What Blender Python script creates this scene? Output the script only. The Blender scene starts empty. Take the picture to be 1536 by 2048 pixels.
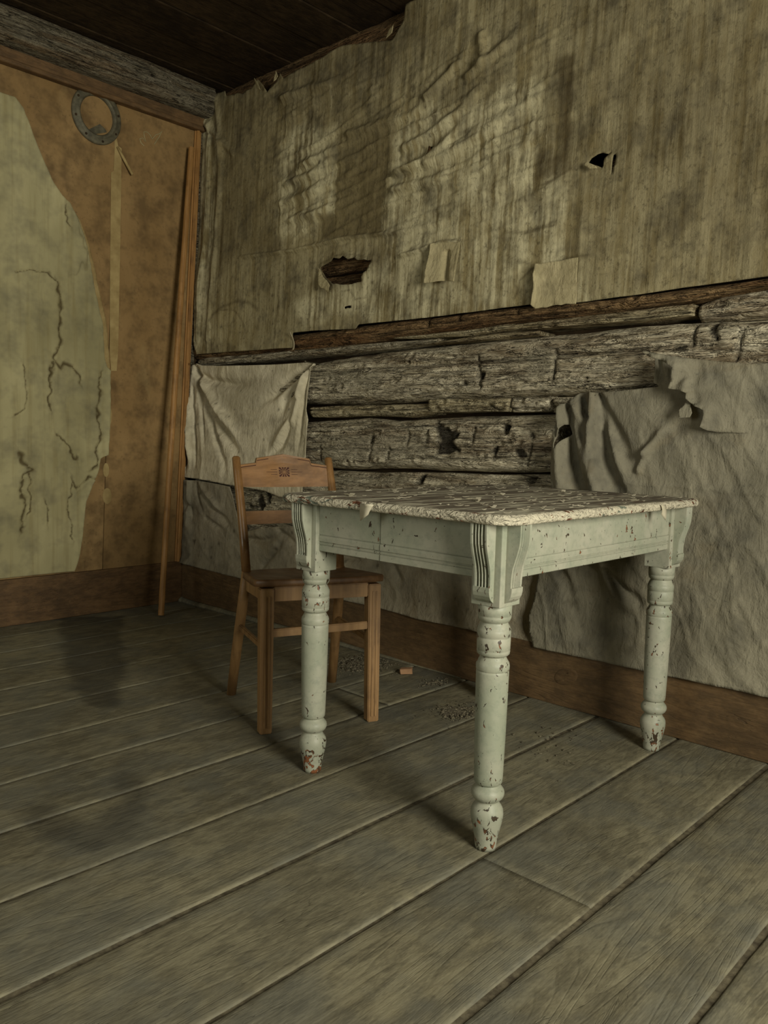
import bpy, bmesh, math, random
import numpy as np
from mathutils import Matrix, Vector

# ------------------------------------------------------------------ camera, world, light
scene = bpy.context.scene
col = scene.collection
W, H, FPX = 1536, 2048, 1620.0
CAM = np.array([-2.4708, -3.8093, 0.92])

def _dir(v):
    a = np.array([v[0] - W / 2, -(v[1] - H / 2), -FPX], float)
    return a / np.linalg.norm(a)

_x = _dir((2281, 917)); _y = _dir((-1000, 828)); _y = _y - _x * (_x @ _y); _y /= np.linalg.norm(_y)
ROT = np.array([_x, _y, np.cross(_x, _y)])          # camera -> world
cd = bpy.data.cameras.new('camera'); cam = bpy.data.objects.new('camera', cd); col.objects.link(cam)
cd.sensor_fit = 'HORIZONTAL'; cd.sensor_width = 36.0; cd.lens = 36.0 * FPX / W; cd.clip_start = 0.05
M = Matrix([list(ROT[i]) + [CAM[i]] for i in range(3)] + [[0, 0, 0, 1]])
cam.matrix_world = M
scene.camera = cam

world = bpy.data.worlds.new('overcast_sky'); scene.world = world; world.use_nodes = True
bg = world.node_tree.nodes['Background']
bg.inputs[0].default_value = (0.86, 0.95, 0.90, 1); bg.inputs[1].default_value = 0.35

ROOM_X, ROOM_Y, CEIL = -4.6, -5.4, 2.74

def window_light(name, loc, rot, sx, sy, power, colour):
    l = bpy.data.lights.new(name, 'AREA'); l.shape = 'RECTANGLE'; l.size = sx; l.size_y = sy
    l.energy = power; l.color = colour
    o = bpy.data.objects.new(name, l); col.objects.link(o); o.location = loc; o.rotation_euler = rot
    return o
window_light('daylight_front_window', (-1.75, ROOM_Y - 0.02, 1.45), (math.radians(90), 0, 0), 1.0, 1.3, 94, (1.0, 0.965, 0.81))
window_light('daylight_side_window', (ROOM_X - 0.02, -1.75, 1.5), (0, math.radians(-90), 0), 1.3, 1.2, 15, (0.99, 1.0, 0.86))

vs = scene.view_settings
vs.view_transform = 'Standard'; vs.look = 'None'; vs.gamma = 1.0; vs.use_curve_mapping = False
vs.exposure = 0.31
scene.display_settings.display_device = 'sRGB'
scene.cycles.max_bounces = 3; scene.cycles.diffuse_bounces = 2; scene.cycles.glossy_bounces = 1
scene.cycles.transmission_bounces = 0; scene.cycles.volume_bounces = 0; scene.cycles.transparent_max_bounces = 2
scene.cycles.caustics_reflective = False; scene.cycles.caustics_refractive = False

# ------------------------------------------------------------------ pixel -> place helpers (true planes)
LEAN = 0.05
def ray(p): return ROT @ np.array([p[0] - W / 2, -(p[1] - H / 2), -FPX])
def wr(p, d=0.0):                        # right (log) wall: plane X = LEAN*z - d ; returns (u, v) = (-Y, Z)
    r = ray(p); t = (LEAN * CAM[2] - d - CAM[0]) / (r[0] - LEAN * r[2]); q = CAM + r * t
    return (-q[1], q[2])
def wl(p, d=0.0):                        # left wall: plane Y = -d ; returns (X, Z)
    r = ray(p); t = (-d - CAM[1]) / r[1]; q = CAM + r * t
    return (q[0], q[2])
def fl(p, z=0.0):
    r = ray(p); t = (z - CAM[2]) / r[2]; q = CAM + r * t
    return (q[0], q[1])
def WR(pts, d=0.0): return [wr(p, d) for p in pts]
def WL(pts, d=0.0): return [wl(p, d) for p in pts]
def MR(u, v, d): return np.stack([LEAN * v - d, -u, v], -1)
def ML(x, z, d): return np.stack([x, -d, z], -1)

# ------------------------------------------------------------------ numpy noise
def _hash(ix, iy, seed):
    h = (ix.astype(np.int64) * 374761393 + iy.astype(np.int64) * 668265263 + seed * 1442695041) & 0xffffffff
    h = ((h ^ (h >> 13)) * 1274126177) & 0xffffffff
    return ((h ^ (h >> 16)) & 0xffff) / 65535.0
def vnoise(x, y, seed=0):
    x = np.asarray(x, float); y = np.asarray(y, float)
    ix = np.floor(x).astype(np.int64); iy = np.floor(y).astype(np.int64); fx = x - ix; fy = y - iy
    fx = fx * fx * fx * (fx * (fx * 6 - 15) + 10); fy = fy * fy * fy * (fy * (fy * 6 - 15) + 10)
    a = _hash(ix, iy, seed); b = _hash(ix + 1, iy, seed); c = _hash(ix, iy + 1, seed); d = _hash(ix + 1, iy + 1, seed)
    return (a + (b - a) * fx) * (1 - fy) + (c + (d - c) * fx) * fy
def fbm(x, y, seed=0, o=4):
    s = 0; a = 0.5; t = 0
    for i in range(o):
        s = s + a * vnoise(x * 2 ** i, y * 2 ** i, seed + 17 * i); t += a; a *= 0.5
    return s / t * 2 - 1                                      # -1..1
def ridged(x, y, seed=0, o=3):
    return 1 - np.abs(fbm(x, y, seed, o)) * 2.2
def sstep(a, b, x):
    t = np.clip((x - a) / (b - a), 0, 1); return t * t * (3 - 2 * t)
def seg_dist(U, V, pts, closed=False):
    """distance to polyline, nearest point and parameter 0..1 along it"""
    P = np.array(pts, float)
    if closed: P = np.vstack([P, P[:1]])
    L = np.linalg.norm(P[1:] - P[:-1], axis=1); cum = np.concatenate([[0], np.cumsum(L)]); tot = cum[-1]
    best = np.full(U.shape, 1e9); bu = np.zeros(U.shape); bv = np.zeros(U.shape); bt = np.zeros(U.shape); sg = np.zeros(U.shape)
    for i in range(len(P) - 1):
        a = P[i]; e = P[i + 1] - a; l2 = max(e @ e, 1e-12)
        t = np.clip(((U - a[0]) * e[0] + (V - a[1]) * e[1]) / l2, 0, 1)
        qu = a[0] + t * e[0]; qv = a[1] + t * e[1]; dd = np.hypot(U - qu, V - qv); m = dd < best
        best = np.where(m, dd, best); bu = np.where(m, qu, bu); bv = np.where(m, qv, bv)
        bt = np.where(m, (cum[i] + t * L[i]) / tot, bt)
        sg = np.where(m, np.sign((U - a[0]) * e[1] - (V - a[1]) * e[0]), sg)
    return best, bu, bv, bt, sg
def inside(U, V, poly):
    P = np.array(poly, float); r = np.zeros(U.shape, bool); n = len(P)
    for i in range(n):
        a = P[i]; b = P[(i + 1) % n]
        c = ((a[1] > V) != (b[1] > V)) & (U < (b[0] - a[0]) * (V - a[1]) / (b[1] - a[1] + 1e-15) + a[0])
        r ^= c
    return r
def poly_mask(U, V, poly, soft, rough=0.0, rs=8, seed=3):
    dd = seg_dist(U, V, poly, True)[0]; s = np.where(inside(U, V, poly), dd, -dd)
    if rough: s = s + rough * fbm(U * rs, V * rs, seed, 4)
    return sstep(-soft, soft, s)
def fold(U, V, pts, w, amp, w1=None, side=0.0, t0=0.0, t1=1.0):
    """valley/ridge along a polyline; width goes from w to w1, amplitude fades in and out"""
    w1 = w if w1 is None else w1
    d, _, _, t, sg = seg_dist(U, V, pts)
    ww = w + (w1 - w) * t
    x = d / ww * sg
    prof = np.exp(-x * x) * (1 + side * x)
    env = sstep(0, 0.08, t + t0) * (1 - t1 * sstep(0.55, 1.0, t))
    return amp * prof * env

# ------------------------------------------------------------------ mesh helpers
def link(name, me, mat=None, parent=None):
    o = bpy.data.objects.new(name, me); col.objects.link(o)
    if mat is not None and me is not None and not me.materials: me.materials.append(mat)
    if parent is not None: o.parent = parent
    return o
def mesh(name, verts, faces, mat, parent=None, smooth=False, attrs=None):
    me = bpy.data.meshes.new(name)
    me.from_pydata([tuple(map(float, v)) for v in verts], [], [tuple(map(int, f)) for f in faces]); me.update()
    if smooth: me.polygons.foreach_set('use_smooth', [True] * len(me.polygons))
    for k, a in (attrs or {}).items():
        at = me.attributes.new(k, 'FLOAT', 'POINT'); at.data.foreach_set('value', np.asarray(a, np.float32))
    return link(name, me, mat, parent)
def from_bm(name, bm, mat, parent=None, smooth=False):
    me = bpy.data.meshes.new(name); bmesh.ops.recalc_face_normals(bm, faces=bm.faces); bm.to_mesh(me); bm.free()
    if smooth: me.polygons.foreach_set('use_smooth', [True] * len(me.polygons))
    return link(name, me, mat, parent)
def box_bm(lo, hi, bevel=0.0, seg=2, bm=None):
    own = bm is None
    if own: bm = bmesh.new()
    vs_ = [bm.verts.new((x, y, z)) for x in (lo[0], hi[0]) for y in (lo[1], hi[1]) for z in (lo[2], hi[2])]
    fs = [bm.faces.new([vs_[i] for i in f]) for f in ((0, 1, 3, 2), (4, 6, 7, 5), (0, 4, 5, 1), (2, 3, 7, 6), (0, 2, 6, 4), (1, 5, 7, 3))]
    if bevel:
        es = list({e for f in fs for e in f.edges})
        bmesh.ops.bevel(bm, geom=es, offset=bevel, segments=seg, affect='EDGES', profile=0.6)
    return bm
def lathe(name, prof, mat, parent, n=28, loc=(0, 0)):
    V = []; F = []
    for z, r in prof:
        for k in range(n):
            a = 2 * math.pi * k / n; V.append((loc[0] + r * math.cos(a), loc[1] + r * math.sin(a), z))
    m = len(prof)
    for i in range(m - 1):
        for k in range(n):
            F.append((i * n + k, i * n + (k + 1) % n, (i + 1) * n + (k + 1) % n, (i + 1) * n + k))
    F.append(tuple(range(n))[::-1]); F.append(tuple(range((m - 1) * n, m * n)))
    return V, F
def tube(pts, rads, n=14, square=None):
    """swept round tube through points"""
    V = []; F = []; P = [Vector(p) for p in pts]
    for i, p in enumerate(P):
        t = (P[min(i + 1, len(P) - 1)] - P[max(i - 1, 0)]).normalized()
        a = t.cross(Vector((0.31, 0.87, 0.05))).normalized() if abs(t.z) > 0.5 else t.cross(Vector((0, 0, 1))).normalized()
        b = t.cross(a)
        for k in range(n):
            q = 2 * math.pi * k / n; V.append(tuple(p + (a * math.cos(q) + b * math.sin(q)) * rads[i]))
    m = len(P)
    for i in range(m - 1):
        for k in range(n): F.append((i * n + k, i * n + (k + 1) % n, (i + 1) * n + (k + 1) % n, (i + 1) * n + k))
    F.append(tuple(range(n))[::-1]); F.append(tuple(range((m - 1) * n, m * n)))
    return V, F
def tag(o, label, cat=None, group=None, kind=None):
    o['label'] = label
    if cat: o['category'] = cat
    if group: o['group'] = group
    if kind: o['kind'] = kind
    return o
def empty(name, loc, label=None, cat=None, kind=None):
    o = bpy.data.objects.new(name, None); col.objects.link(o); o.location = loc; o.empty_display_size = 0.1
    if label: tag(o, label, cat, kind=kind)
    return o
def child(o, parent):
    o.parent = parent; o.matrix_parent_inverse = Matrix.Translation(-Vector(parent.location)); return o

def sheet(name, outline, res, mapf, dfun, mat, holes=(), attrs=None, thick=0.002, parent=None, origin=None):
    """a cloth / paper sheet cut to an outline in wall coordinates, with real folds"""
    O = np.array(outline, float); lo = O.min(0) - res; hi = O.max(0) + res
    nu = int((hi[0] - lo[0]) / res) + 2; nv = int((hi[1] - lo[1]) / res) + 2
    u = lo[0] + np.arange(nu) * res; v = lo[1] + np.arange(nv) * res
    U, V = np.meshgrid(u, v, indexing='ij')
    ins = inside(U[:-1, :-1] + res / 2, V[:-1, :-1] + res / 2, outline)
    for h in holes: ins &= ~inside(U[:-1, :-1] + res / 2, V[:-1, :-1] + res / 2, h)
    cnt = np.zeros((nu, nv), int)
    for a in (0, 1):
        for b in (0, 1): cnt[a:nu - 1 + a, b:nv - 1 + b] += ins
    used = cnt > 0; border = used & (cnt < 4)
    bu = U[border]; bv = V[border]
    best, qu, qv, _, _ = seg_dist(bu, bv, outline, True)
    for h in holes:
        b2, q2, r2, _, _ = seg_dist(bu, bv, h, True); m = b2 < best
        best = np.where(m, b2, best); qu = np.where(m, q2, qu); qv = np.where(m, r2, qv)
    ok = best < 1.3 * res
    U[border] = np.where(ok, qu, bu); V[border] = np.where(ok, qv, bv)
    uu = U[used]; vv = V[used]
    idx = -np.ones((nu, nv), int); idx[used] = np.arange(uu.size)
    I, J = np.nonzero(ins)
    F = np.stack([idx[I, J], idx[I, J + 1], idx[I + 1, J + 1], idx[I + 1, J]], 1)
    d = dfun(uu, vv)
    P = mapf(uu, vv, d)
    org = np.zeros(3)
    if parent is None:
        org = np.array([P[:, 0].mean(), P[:, 1].mean(), P[:, 2].min()])
    at = {k: f(uu, vv) for k, f in (attrs or {}).items()}
    me = bpy.data.meshes.new(name)
    me.vertices.add(len(P)); me.vertices.foreach_set('co', (P - org).astype(np.float32).ravel())
    me.loops.add(F.size); me.loops.foreach_set('vertex_index', F.ravel().astype(np.int32))
    me.polygons.add(len(F)); me.polygons.foreach_set('loop_start', np.arange(0, F.size, 4, dtype=np.int32))
    me.update(calc_edges=True); me.validate()
    me.polygons.foreach_set('use_smooth', [True] * len(me.polygons))
    for k, a in at.items():
        x = me.attributes.new(k, 'FLOAT', 'POINT'); x.data.foreach_set('value', np.asarray(a, np.float32))
    o = link(name, me, mat, parent); o.location = tuple(org)
    if thick:
        md = o.modifiers.new('thickness', 'SOLIDIFY'); md.thickness = thick; md.offset = 0
    return o

# ------------------------------------------------------------------ material helpers
def srgb(r, g, b):
    f = lambda c: (c / 255 / 12.92) if c / 255 <= 0.04045 else ((c / 255 + 0.055) / 1.055) ** 2.4
    return (f(r), f(g), f(b), 1)
class NT:
    def __init__(s, name, rough=0.85, spec=0.25):
        s.m = bpy.data.materials.new(name); s.m.use_nodes = True; s.t = s.m.node_tree
        s.b = s.t.nodes['Principled BSDF']; s.b.inputs['Roughness'].default_value = rough
        s.b.inputs['Specular IOR Level'].default_value = spec
        s.tc = s.t.nodes.new('ShaderNodeTexCoord'); s.coord = s.tc.outputs['Object']
    def n(s, k): return s.t.nodes.new('ShaderNode' + k)
    def L(s, a, b): s.t.links.new(a, b)
    def put(s, inp, v):
        if hasattr(v, 'is_output'): s.L(v, inp)
        else: inp.default_value = v
    def rnd(s, amount=(7.0, 3.0, 5.0)):
        """shift the coordinate by a per-object random amount"""
        oi = s.n('ObjectInfo'); vm = s.n('VectorMath'); vm.operation = 'SCALE'; vm.inputs[0].default_value = amount
        s.L(oi.outputs['Random'], vm.inputs['Scale']); ad = s.n('VectorMath'); ad.operation = 'ADD'
        s.L(s.coord, ad.inputs[0]); s.L(vm.outputs[0], ad.inputs[1]); s.coord = ad.outputs[0]; s.random = oi.outputs['Random']
        return s
    def mapv(s, scale, vec=None, rot=(0, 0, 0), loc=(0, 0, 0)):
        m = s.n('Mapping'); m.inputs['Scale'].default_value = scale; m.inputs['Rotation'].default_value = rot; m.inputs['Location'].default_value = loc
        s.L(vec or s.coord, m.inputs['Vector']); return m.outputs[0]
    def noise(s, scale=(1, 1, 1), detail=5, rough=0.55, dist=0.0, loc=(0, 0, 0), vec=None, colr=False):
        if not isinstance(scale, tuple): scale = (scale,) * 3
        x = s.n('TexNoise'); x.inputs['Scale'].default_value = 1; x.inputs['Detail'].default_value = min(detail, 3.4)
        x.inputs['Roughness'].default_value = rough; x.inputs['Distortion'].default_value = dist if dist >= 0.7 else 0.0
        s.L(s.mapv(scale, vec, loc=loc), x.inputs['Vector']); return x.outputs['Color' if colr else 'Fac']
    def vor(s, scale, feature='F1', rand=1.0, out='Distance', vec=None):
        if not isinstance(scale, tuple): scale = (scale,) * 3
        x = s.n('TexVoronoi'); x.feature = feature; x.inputs['Scale'].default_value = 1; x.inputs['Randomness'].default_value = rand
        s.L(s.mapv(scale, vec), x.inputs['Vector']); return x.outputs[out]
    def ramp(s, f, stops, interp='LINEAR'):
        r = s.n('ValToRGB'); r.color_ramp.interpolation = interp; e = r.color_ramp.elements
        while len(e) < len(stops): e.new(0.5)
        for i, (p, c) in enumerate(stops):
            e[i].position = p; e[i].color = c if isinstance(c, tuple) else (c, c, c, 1)
        s.put(r.inputs[0], f); return r.outputs[0]
    def mix(s, f, a, b, mode='MIX'):
        m = s.n('Mix'); m.data_type = 'RGBA'; m.blend_type = mode
        s.put(m.inputs[0], f); s.put(m.inputs[6], a); s.put(m.inputs[7], b); return m.outputs[2]
    def math(s, op, a, b=0.0, clamp=False):
        m = s.n('Math'); m.operation = op; m.use_clamp = clamp; s.put(m.inputs[0], a); s.put(m.inputs[1], b); return m.outputs[0]
    def attr(s, name):
        a = s.n('Attribute'); a.attribute_name = name; return a.outputs['Fac']
    def sep(s, i, vec=None):
        x = s.n('SeparateXYZ'); s.L(vec or s.coord, x.inputs[0]); return x.outputs[i]
    def bump(s, h, strength=0.4, dist=0.01, prev=None):
        b = s.n('Bump'); b.inputs['Strength'].default_value = strength; b.inputs['Distance'].default_value = dist
        s.put(b.inputs['Height'], h)
        if prev is not None: s.L(prev, b.inputs['Normal'])
        return b.outputs[0]
    def done(s, colour, normal=None, rough=None):
        s.put(s.b.inputs['Base Color'], colour)
        if normal is not None: s.L(normal, s.b.inputs['Normal'])
        if rough is not None: s.put(s.b.inputs['Roughness'], rough)
        return s.m

def grain(s, axis, k=1.0, rings=22.0):
    """cathedral grain: iso-lines of a stretched noise; returns (thin line mask 0..1, slow noise)"""
    sc = [6.0 * k] * 3; sc[axis] = 0.55 * k
    base = s.noise(tuple(sc), 2, 0.4, 0.35)
    w = s.math('MULTIPLY', base, rings); w = s.math('FRACT', w)
    line = s.math('ABSOLUTE', s.math('SUBTRACT', w, 0.5)); line = s.math('MULTIPLY', line, 2.0)
    fs = [90.0 * k] * 3; fs[axis] = 2.5 * k
    fine = s.noise(tuple(fs), 4, 0.6)
    return line, base, fine

def mat_plank(name, axis, light, mid, dark, rough=0.8, spec=0.2, bump=0.35, dirt=0.5, stains=False, lines=0.4):
    s = NT(name, rough, spec).rnd()
    line, base, fine = grain(s, axis, 1.0, 34.0)
    c = s.mix(s.math('MULTIPLY', s.ramp(fine, [(0.3, 0.0), (0.7, 1.0)]), 0.7), mid, light)
    fade = s.ramp(s.noise(2.2, 4, 0.6, loc=(8, 3, 1)), [(0.40, 0.15), (0.62, 1.0)])
    ln = s.math('MULTIPLY', s.ramp(line, [(0.0, 1.0), (0.30, 0.0)]), fade)
    c = s.mix(s.math('MULTIPLY', ln, lines), c, dark)
    blot = s.noise(3.2, 6, 0.62, 0.4, loc=(3, 1, 7))
    c = s.mix(s.math('MULTIPLY', s.ramp(blot, [(0.38, 0.0), (0.66, 1.0)]), dirt), c, dark)
    sc = [34.0] * 3; sc[axis] = 14.0
    spk = s.noise(tuple(sc), 5, 0.75, 0.6, loc=(1, 9, 2))
    c = s.mix(s.math('MULTIPLY', s.ramp(spk, [(0.47, 0.0), (0.62, 1.0)]), 1.0 * dirt), c, dark)
    c = s.mix(s.math('MULTIPLY', s.ramp(spk, [(0.34, 1.0), (0.46, 0.0)]), 0.5), c, light)
    sc = [26.0] * 3; sc[axis] = 3.0
    ck = s.noise(tuple(sc), 3, 0.55, 1.2, loc=(6, 2, 9))
    crk = s.math('MULTIPLY', s.ramp(s.math('ABSOLUTE', s.math('SUBTRACT', ck, 0.5)), [(0.0, 1.0), (0.010, 0.0)]), s.ramp(blot, [(0.5, 0.0), (0.6, 1.0)]))
    c = s.mix(s.math('MULTIPLY', crk, 0.75), c, dark)
    c = s.mix(0.25, c, s.ramp(s.random, [(0.0, mid), (1.0, light)]))
    if stains:
        c = s.mix(s.math('MULTIPLY', s.ramp(s.noise(5.0, 4, 0.65, loc=(9, 4, 4)), [(0.42, 0.0), (0.62, 1.0)]), 0.45), c, srgb(96, 98, 92))
        c = s.mix(s.math('MULTIPLY', s.attr('stain'), 0.72), c, srgb(38, 36, 34))
    h = s.math('SUBTRACT', s.math('MULTIPLY', fine, 0.9), s.math('ADD', s.math('MULTIPLY', ln, 0.5), crk))
    n = s.bump(h, bump, 0.005); n = s.bump(spk, 0.35, 0.006, n)
    return s.done(c, n)

def mat_log(name, light, mid, dark, axis=1, brown=(98, 76, 50)):
    def sc(a, b, c_):                       # b is the scale along the grain
        v = [a, a, c_]
        v[axis] = b
        if axis == 0: v[1] = a
        return tuple(v)
    s = NT(name, 0.9, 0.15).rnd((4, 9, 3) if axis == 0 else (0, 9, 3))
    fine = s.noise(sc(70, 4.5, 90), 6, 0.7, 0.8)
    flak = s.noise(sc(26, 8.0, 38), 7, 0.72, 1.4, loc=(2, 3, 8))
    big = s.noise(sc(7, 1.6, 10), 6, 0.65, 0.9, loc=(2, 0, 4))
    c = s.mix(s.ramp(fine, [(0.36, 0.0), (0.60, 1.0)]), mid, light)
    c = s.mix(s.math('MULTIPLY', s.ramp(big, [(0.46, 0.0), (0.62, 1.0)]), 0.6), c, srgb(*brown))
    c = s.mix(s.math('MULTIPLY', s.ramp(flak, [(0.52, 0.0), (0.62, 1.0)]), 0.5), c, dark)
    c = s.mix(s.math('MULTIPLY', s.ramp(flak, [(0.36, 1.0), (0.44, 0.0)]), 0.5), c, light)
    ck = s.noise(sc(22, 1.8, 40), 4, 0.6, 1.3, loc=(5, 5, 1))
    crack = s.ramp(s.math('ABSOLUTE', s.math('SUBTRACT', ck, 0.5)), [(0.0, 1.0), (0.024, 0.0)])
    c = s.mix(s.math('MULTIPLY', crack, 0.85), c, dark)
    c = s.mix(s.math('MULTIPLY', s.attr('rot'), 0.92), c, srgb(24, 20, 15))
    c = s.mix(s.math('MULTIPLY', s.attr('pale'), 0.6), c, srgb(172, 164, 142))
    n = s.bump(s.math('SUBTRACT', fine, crack), 0.8, 0.010)
    n = s.bump(flak, 0.9, 0.03, n)
    return s.done(c, n)

def mat_covering():
    s = NT('painted_muslin', 0.9, 0.12)
    streak = s.noise((3, 46, 2.2), 6, 0.68, 0.35)
    strk2 = s.noise((3, 13, 1.1), 6, 0.68, 0.7, loc=(3, 3, 3))
    brk = s.noise((9, 9, 7), 6, 0.7, 0.6, loc=(6, 2, 2))
    lt = s.attr('light'); dk = s.attr('dark')
    v = s.math('ADD', s.math('ADD', s.math('MULTIPLY', streak, 0.40), s.math('MULTIPLY', strk2, 0.35)), s.math('MULTIPLY', brk, 0.30))
    m = s.math('MULTIPLY', s.ramp(v, [(0.45, 0.0), (0.57, 1.0)]), lt)
    base = s.mix(s.ramp(s.noise(2.3, 7, 0.65, 0.5), [(0.35, 0.0), (0.65, 1.0)]), srgb(112, 100, 70), srgb(146, 133, 97))
    c = s.mix(s.math('MULTIPLY', m, 0.95), base, srgb(204, 195, 160))
    c = s.mix(s.math('MULTIPLY', dk, 0.82), c, srgb(72, 60, 38))
    mould = s.noise(8.0, 8, 0.75, 0.3, loc=(4, 8, 1))
    c = s.mix(s.math('MULTIPLY', s.ramp(mould, [(0.48, 0.0), (0.70, 1.0)]), 0.65), c, srgb(72, 66, 54))
    spk = s.noise(52.0, 5, 0.78, loc=(2, 1, 5))
    c = s.mix(s.math('MULTIPLY', s.ramp(spk, [(0.54, 0.0), (0.70, 1.0)]), 0.55), c, srgb(66, 58, 42))
    n = s.bump(v, 0.6, 0.012)
    n = s.bump(s.noise(45, 5, 0.7), 0.5, 0.006, n)
    return s.done(c, n)

def mat_canvas(name, a, b, dirt, rust=0.25):
    s = NT(name, 0.92, 0.1).rnd((3, 5, 2))
    c = s.mix(s.ramp(s.noise(3.0, 6, 0.62, 0.4), [(0.36, 0.0), (0.64, 1.0)]), a, b)
    c = s.mix(s.math('MULTIPLY', s.ramp(s.noise((14, 40, 4), 5, 0.6), [(0.45, 0.0), (0.75, 1.0)]), 0.35), c, b)
    m = s.noise(7.0, 8, 0.72, 0.5, loc=(7, 2, 4))
    c = s.mix(s.math('MULTIPLY', s.ramp(m, [(0.48, 0.0), (0.70, 1.0)]), 0.55), c, dirt)
    r = s.noise(4.0, 5, 0.6, 1.2, loc=(1, 6, 9))
    c = s.mix(s.math('MULTIPLY', s.ramp(r, [(0.55, 0.0), (0.75, 1.0)]), rust), c, srgb(112, 92, 56))
    c = s.mix(s.math('MULTIPLY', s.attr('dark'), 0.75), c, srgb(52, 44, 30))
    spk = s.noise(70.0, 3, 0.75, loc=(2, 1, 5))
    c = s.mix(s.math('MULTIPLY', s.ramp(spk, [(0.60, 0.0), (0.72, 1.0)]), 0.5), c, dirt)
    n = s.bump(s.noise(48, 6, 0.72), 0.55, 0.006); n = s.bump(s.noise((14, 22, 9), 5, 0.65, 1.0, loc=(5, 1, 1)), 0.5, 0.012, n)
    return s.done(c, n)

def mat_board():
    s = NT('brown_building_board', 0.75, 0.25).rnd((3, 1, 5))
    c = s.mix(s.ramp(s.noise((2.0, 2.0, 1.1), 6, 0.6, 0.5), [(0.35, 0.0), (0.66, 1.0)]), srgb(136, 108, 68), srgb(166, 136, 92))
    m = s.noise(7.5, 7, 0.72, 0.4, loc=(3, 7, 2))
    c = s.mix(s.math('MULTIPLY', s.ramp(m, [(0.44, 0.0), (0.66, 1.0)]), 0.62), c, srgb(84, 66, 42))
    c = s.mix(s.math('MULTIPLY', s.ramp(s.noise((9, 9, 2.2), 5, 0.6, 0.8, loc=(5, 2, 8)), [(0.58, 0.0), (0.72, 1.0)]), 0.3), c, srgb(168, 146, 100))
    c = s.mix(s.math('MULTIPLY', s.ramp(s.noise(70, 3, 0.7), [(0.6, 0.0), (0.72, 1.0)]), 0.4), c, srgb(62, 46, 26))
    return s.done(c, s.bump(s.noise(80, 4, 0.6), 0.15, 0.003))

def mat_paper():
    s = NT('yellowed_lining_paper', 0.88, 0.15)
    c = s.mix(s.ramp(s.noise((2.5, 2.5, 1.4), 6, 0.6, 0.5), [(0.35, 0.0), (0.65, 1.0)]), srgb(148, 140, 104), srgb(186, 177, 136))
    c = s.mix(s.math('MULTIPLY', s.ramp(s.noise((28, 28, 1.6), 5, 0.6, 0.3), [(0.5, 0.0), (0.72, 1.0)]), 0.4), c, srgb(128, 112, 68))
    m = s.noise(6.0, 8, 0.74, 0.4, loc=(3, 7, 2))
    c = s.mix(s.math('MULTIPLY', s.ramp(m, [(0.46, 0.0), (0.70, 1.0)]), 0.48), c, srgb(88, 85, 76))
    c = s.mix(s.math('MULTIPLY', s.attr('dark'), 0.85), c, srgb(70, 56, 30))
    return s.done(c, s.bump(s.noise(60, 5, 0.6), 0.25, 0.004))

def mat_paint(name, chips=0.0, green=(148, 152, 133), foot=True):
    """pale green oil paint, chipped to brown primer and dark wood; more so near the foot"""
    s = NT(name, 0.5, 0.4).rnd((3, 3, 3))
    g = s.mix(s.ramp(s.noise(7, 6, 0.65), [(0.35, 0.0), (0.65, 1.0)]), srgb(*green), srgb(170, 168, 151))
    g = s.mix(s.math('MULTIPLY', s.ramp(s.noise(46, 6, 0.75, loc=(4, 4, 4)), [(0.48, 0.0), (0.72, 1.0)]), 0.4), g, srgb(112, 122, 108))
    ch = s.noise((70, 70, 48), 3, 0.55, 0.7, loc=(6, 1, 2))
    clus = s.noise((9, 9, 7), 3, 0.5, loc=(2, 2, 9))
    ch = s.math('ADD', ch, s.math('MULTIPLY', s.math('SUBTRACT', clus, 0.5), 0.28))
    th = 0.682 - chips
    bias = ch
    if foot:
        z = s.sep(2, s.tc.outputs['Object'])
        bias = s.math('ADD', ch, s.ramp(z, [(0.0, 0.15), (0.07, 0.10), (0.10, 0.02), (0.13, 0.0), (0.38, 0.0), (0.44, 0.05), (0.56, 0.06), (0.6, 0.0)]))
    edge = s.ramp(bias, [(th - 0.010, 0.0), (th, 1.0)])
    core = s.ramp(bias, [(th + 0.018, 0.0), (th + 0.030, 1.0)])
    prim = s.mix(s.ramp(s.noise(30, 2, 0.5, loc=(1, 8, 8)), [(0.46, 0.0), (0.54, 1.0)]), srgb(62, 50, 36), srgb(132, 84, 54))
    c = s.mix(edge, g, srgb(52, 44, 34)); c = s.mix(core, c, prim)
    n = s.bump(s.math('SUBTRACT', 1.0, edge), 0.55, 0.002); n = s.bump(s.noise(120, 4, 0.65), 0.15, 0.002, n)
    return s.done(c, n)

def mat_tabletop():
    s = NT('peeling_tabletop_paint', 0.75, 0.25)
    st = s.noise((3.2, 70, 20), 5, 0.62, 0.35)
    st2 = s.noise((9, 120, 30), 4, 0.6, 0.2, loc=(4, 2, 1))
    pat = s.noise((5, 9, 9), 5, 0.65, 0.5, loc=(7, 7, 7))
    wood = s.mix(s.ramp(st2, [(0.35, 0.0), (0.65, 1.0)]), srgb(74, 66, 56), srgb(138, 128, 112))
    v = s.math('ADD', s.math('MULTIPLY', st, 0.75), s.math('MULTIPLY', pat, 0.3))
    paint = s.ramp(v, [(0.535, 0.0), (0.56, 1.0)])
    rust = s.ramp(s.noise((12, 80, 20), 3, 0.6, loc=(2, 6, 1)), [(0.6, 0.0), (0.66, 1.0)])
    c = s.mix(s.math('MULTIPLY', rust, 0.6), wood, srgb(106, 66, 46))
    c = s.mix(paint, c, srgb(196, 190, 168))
    n = s.bump(s.math('ADD', paint, s.math('MULTIPLY', st2, 0.4)), 0.9, 0.004)
    return s.done(c, n)

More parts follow.
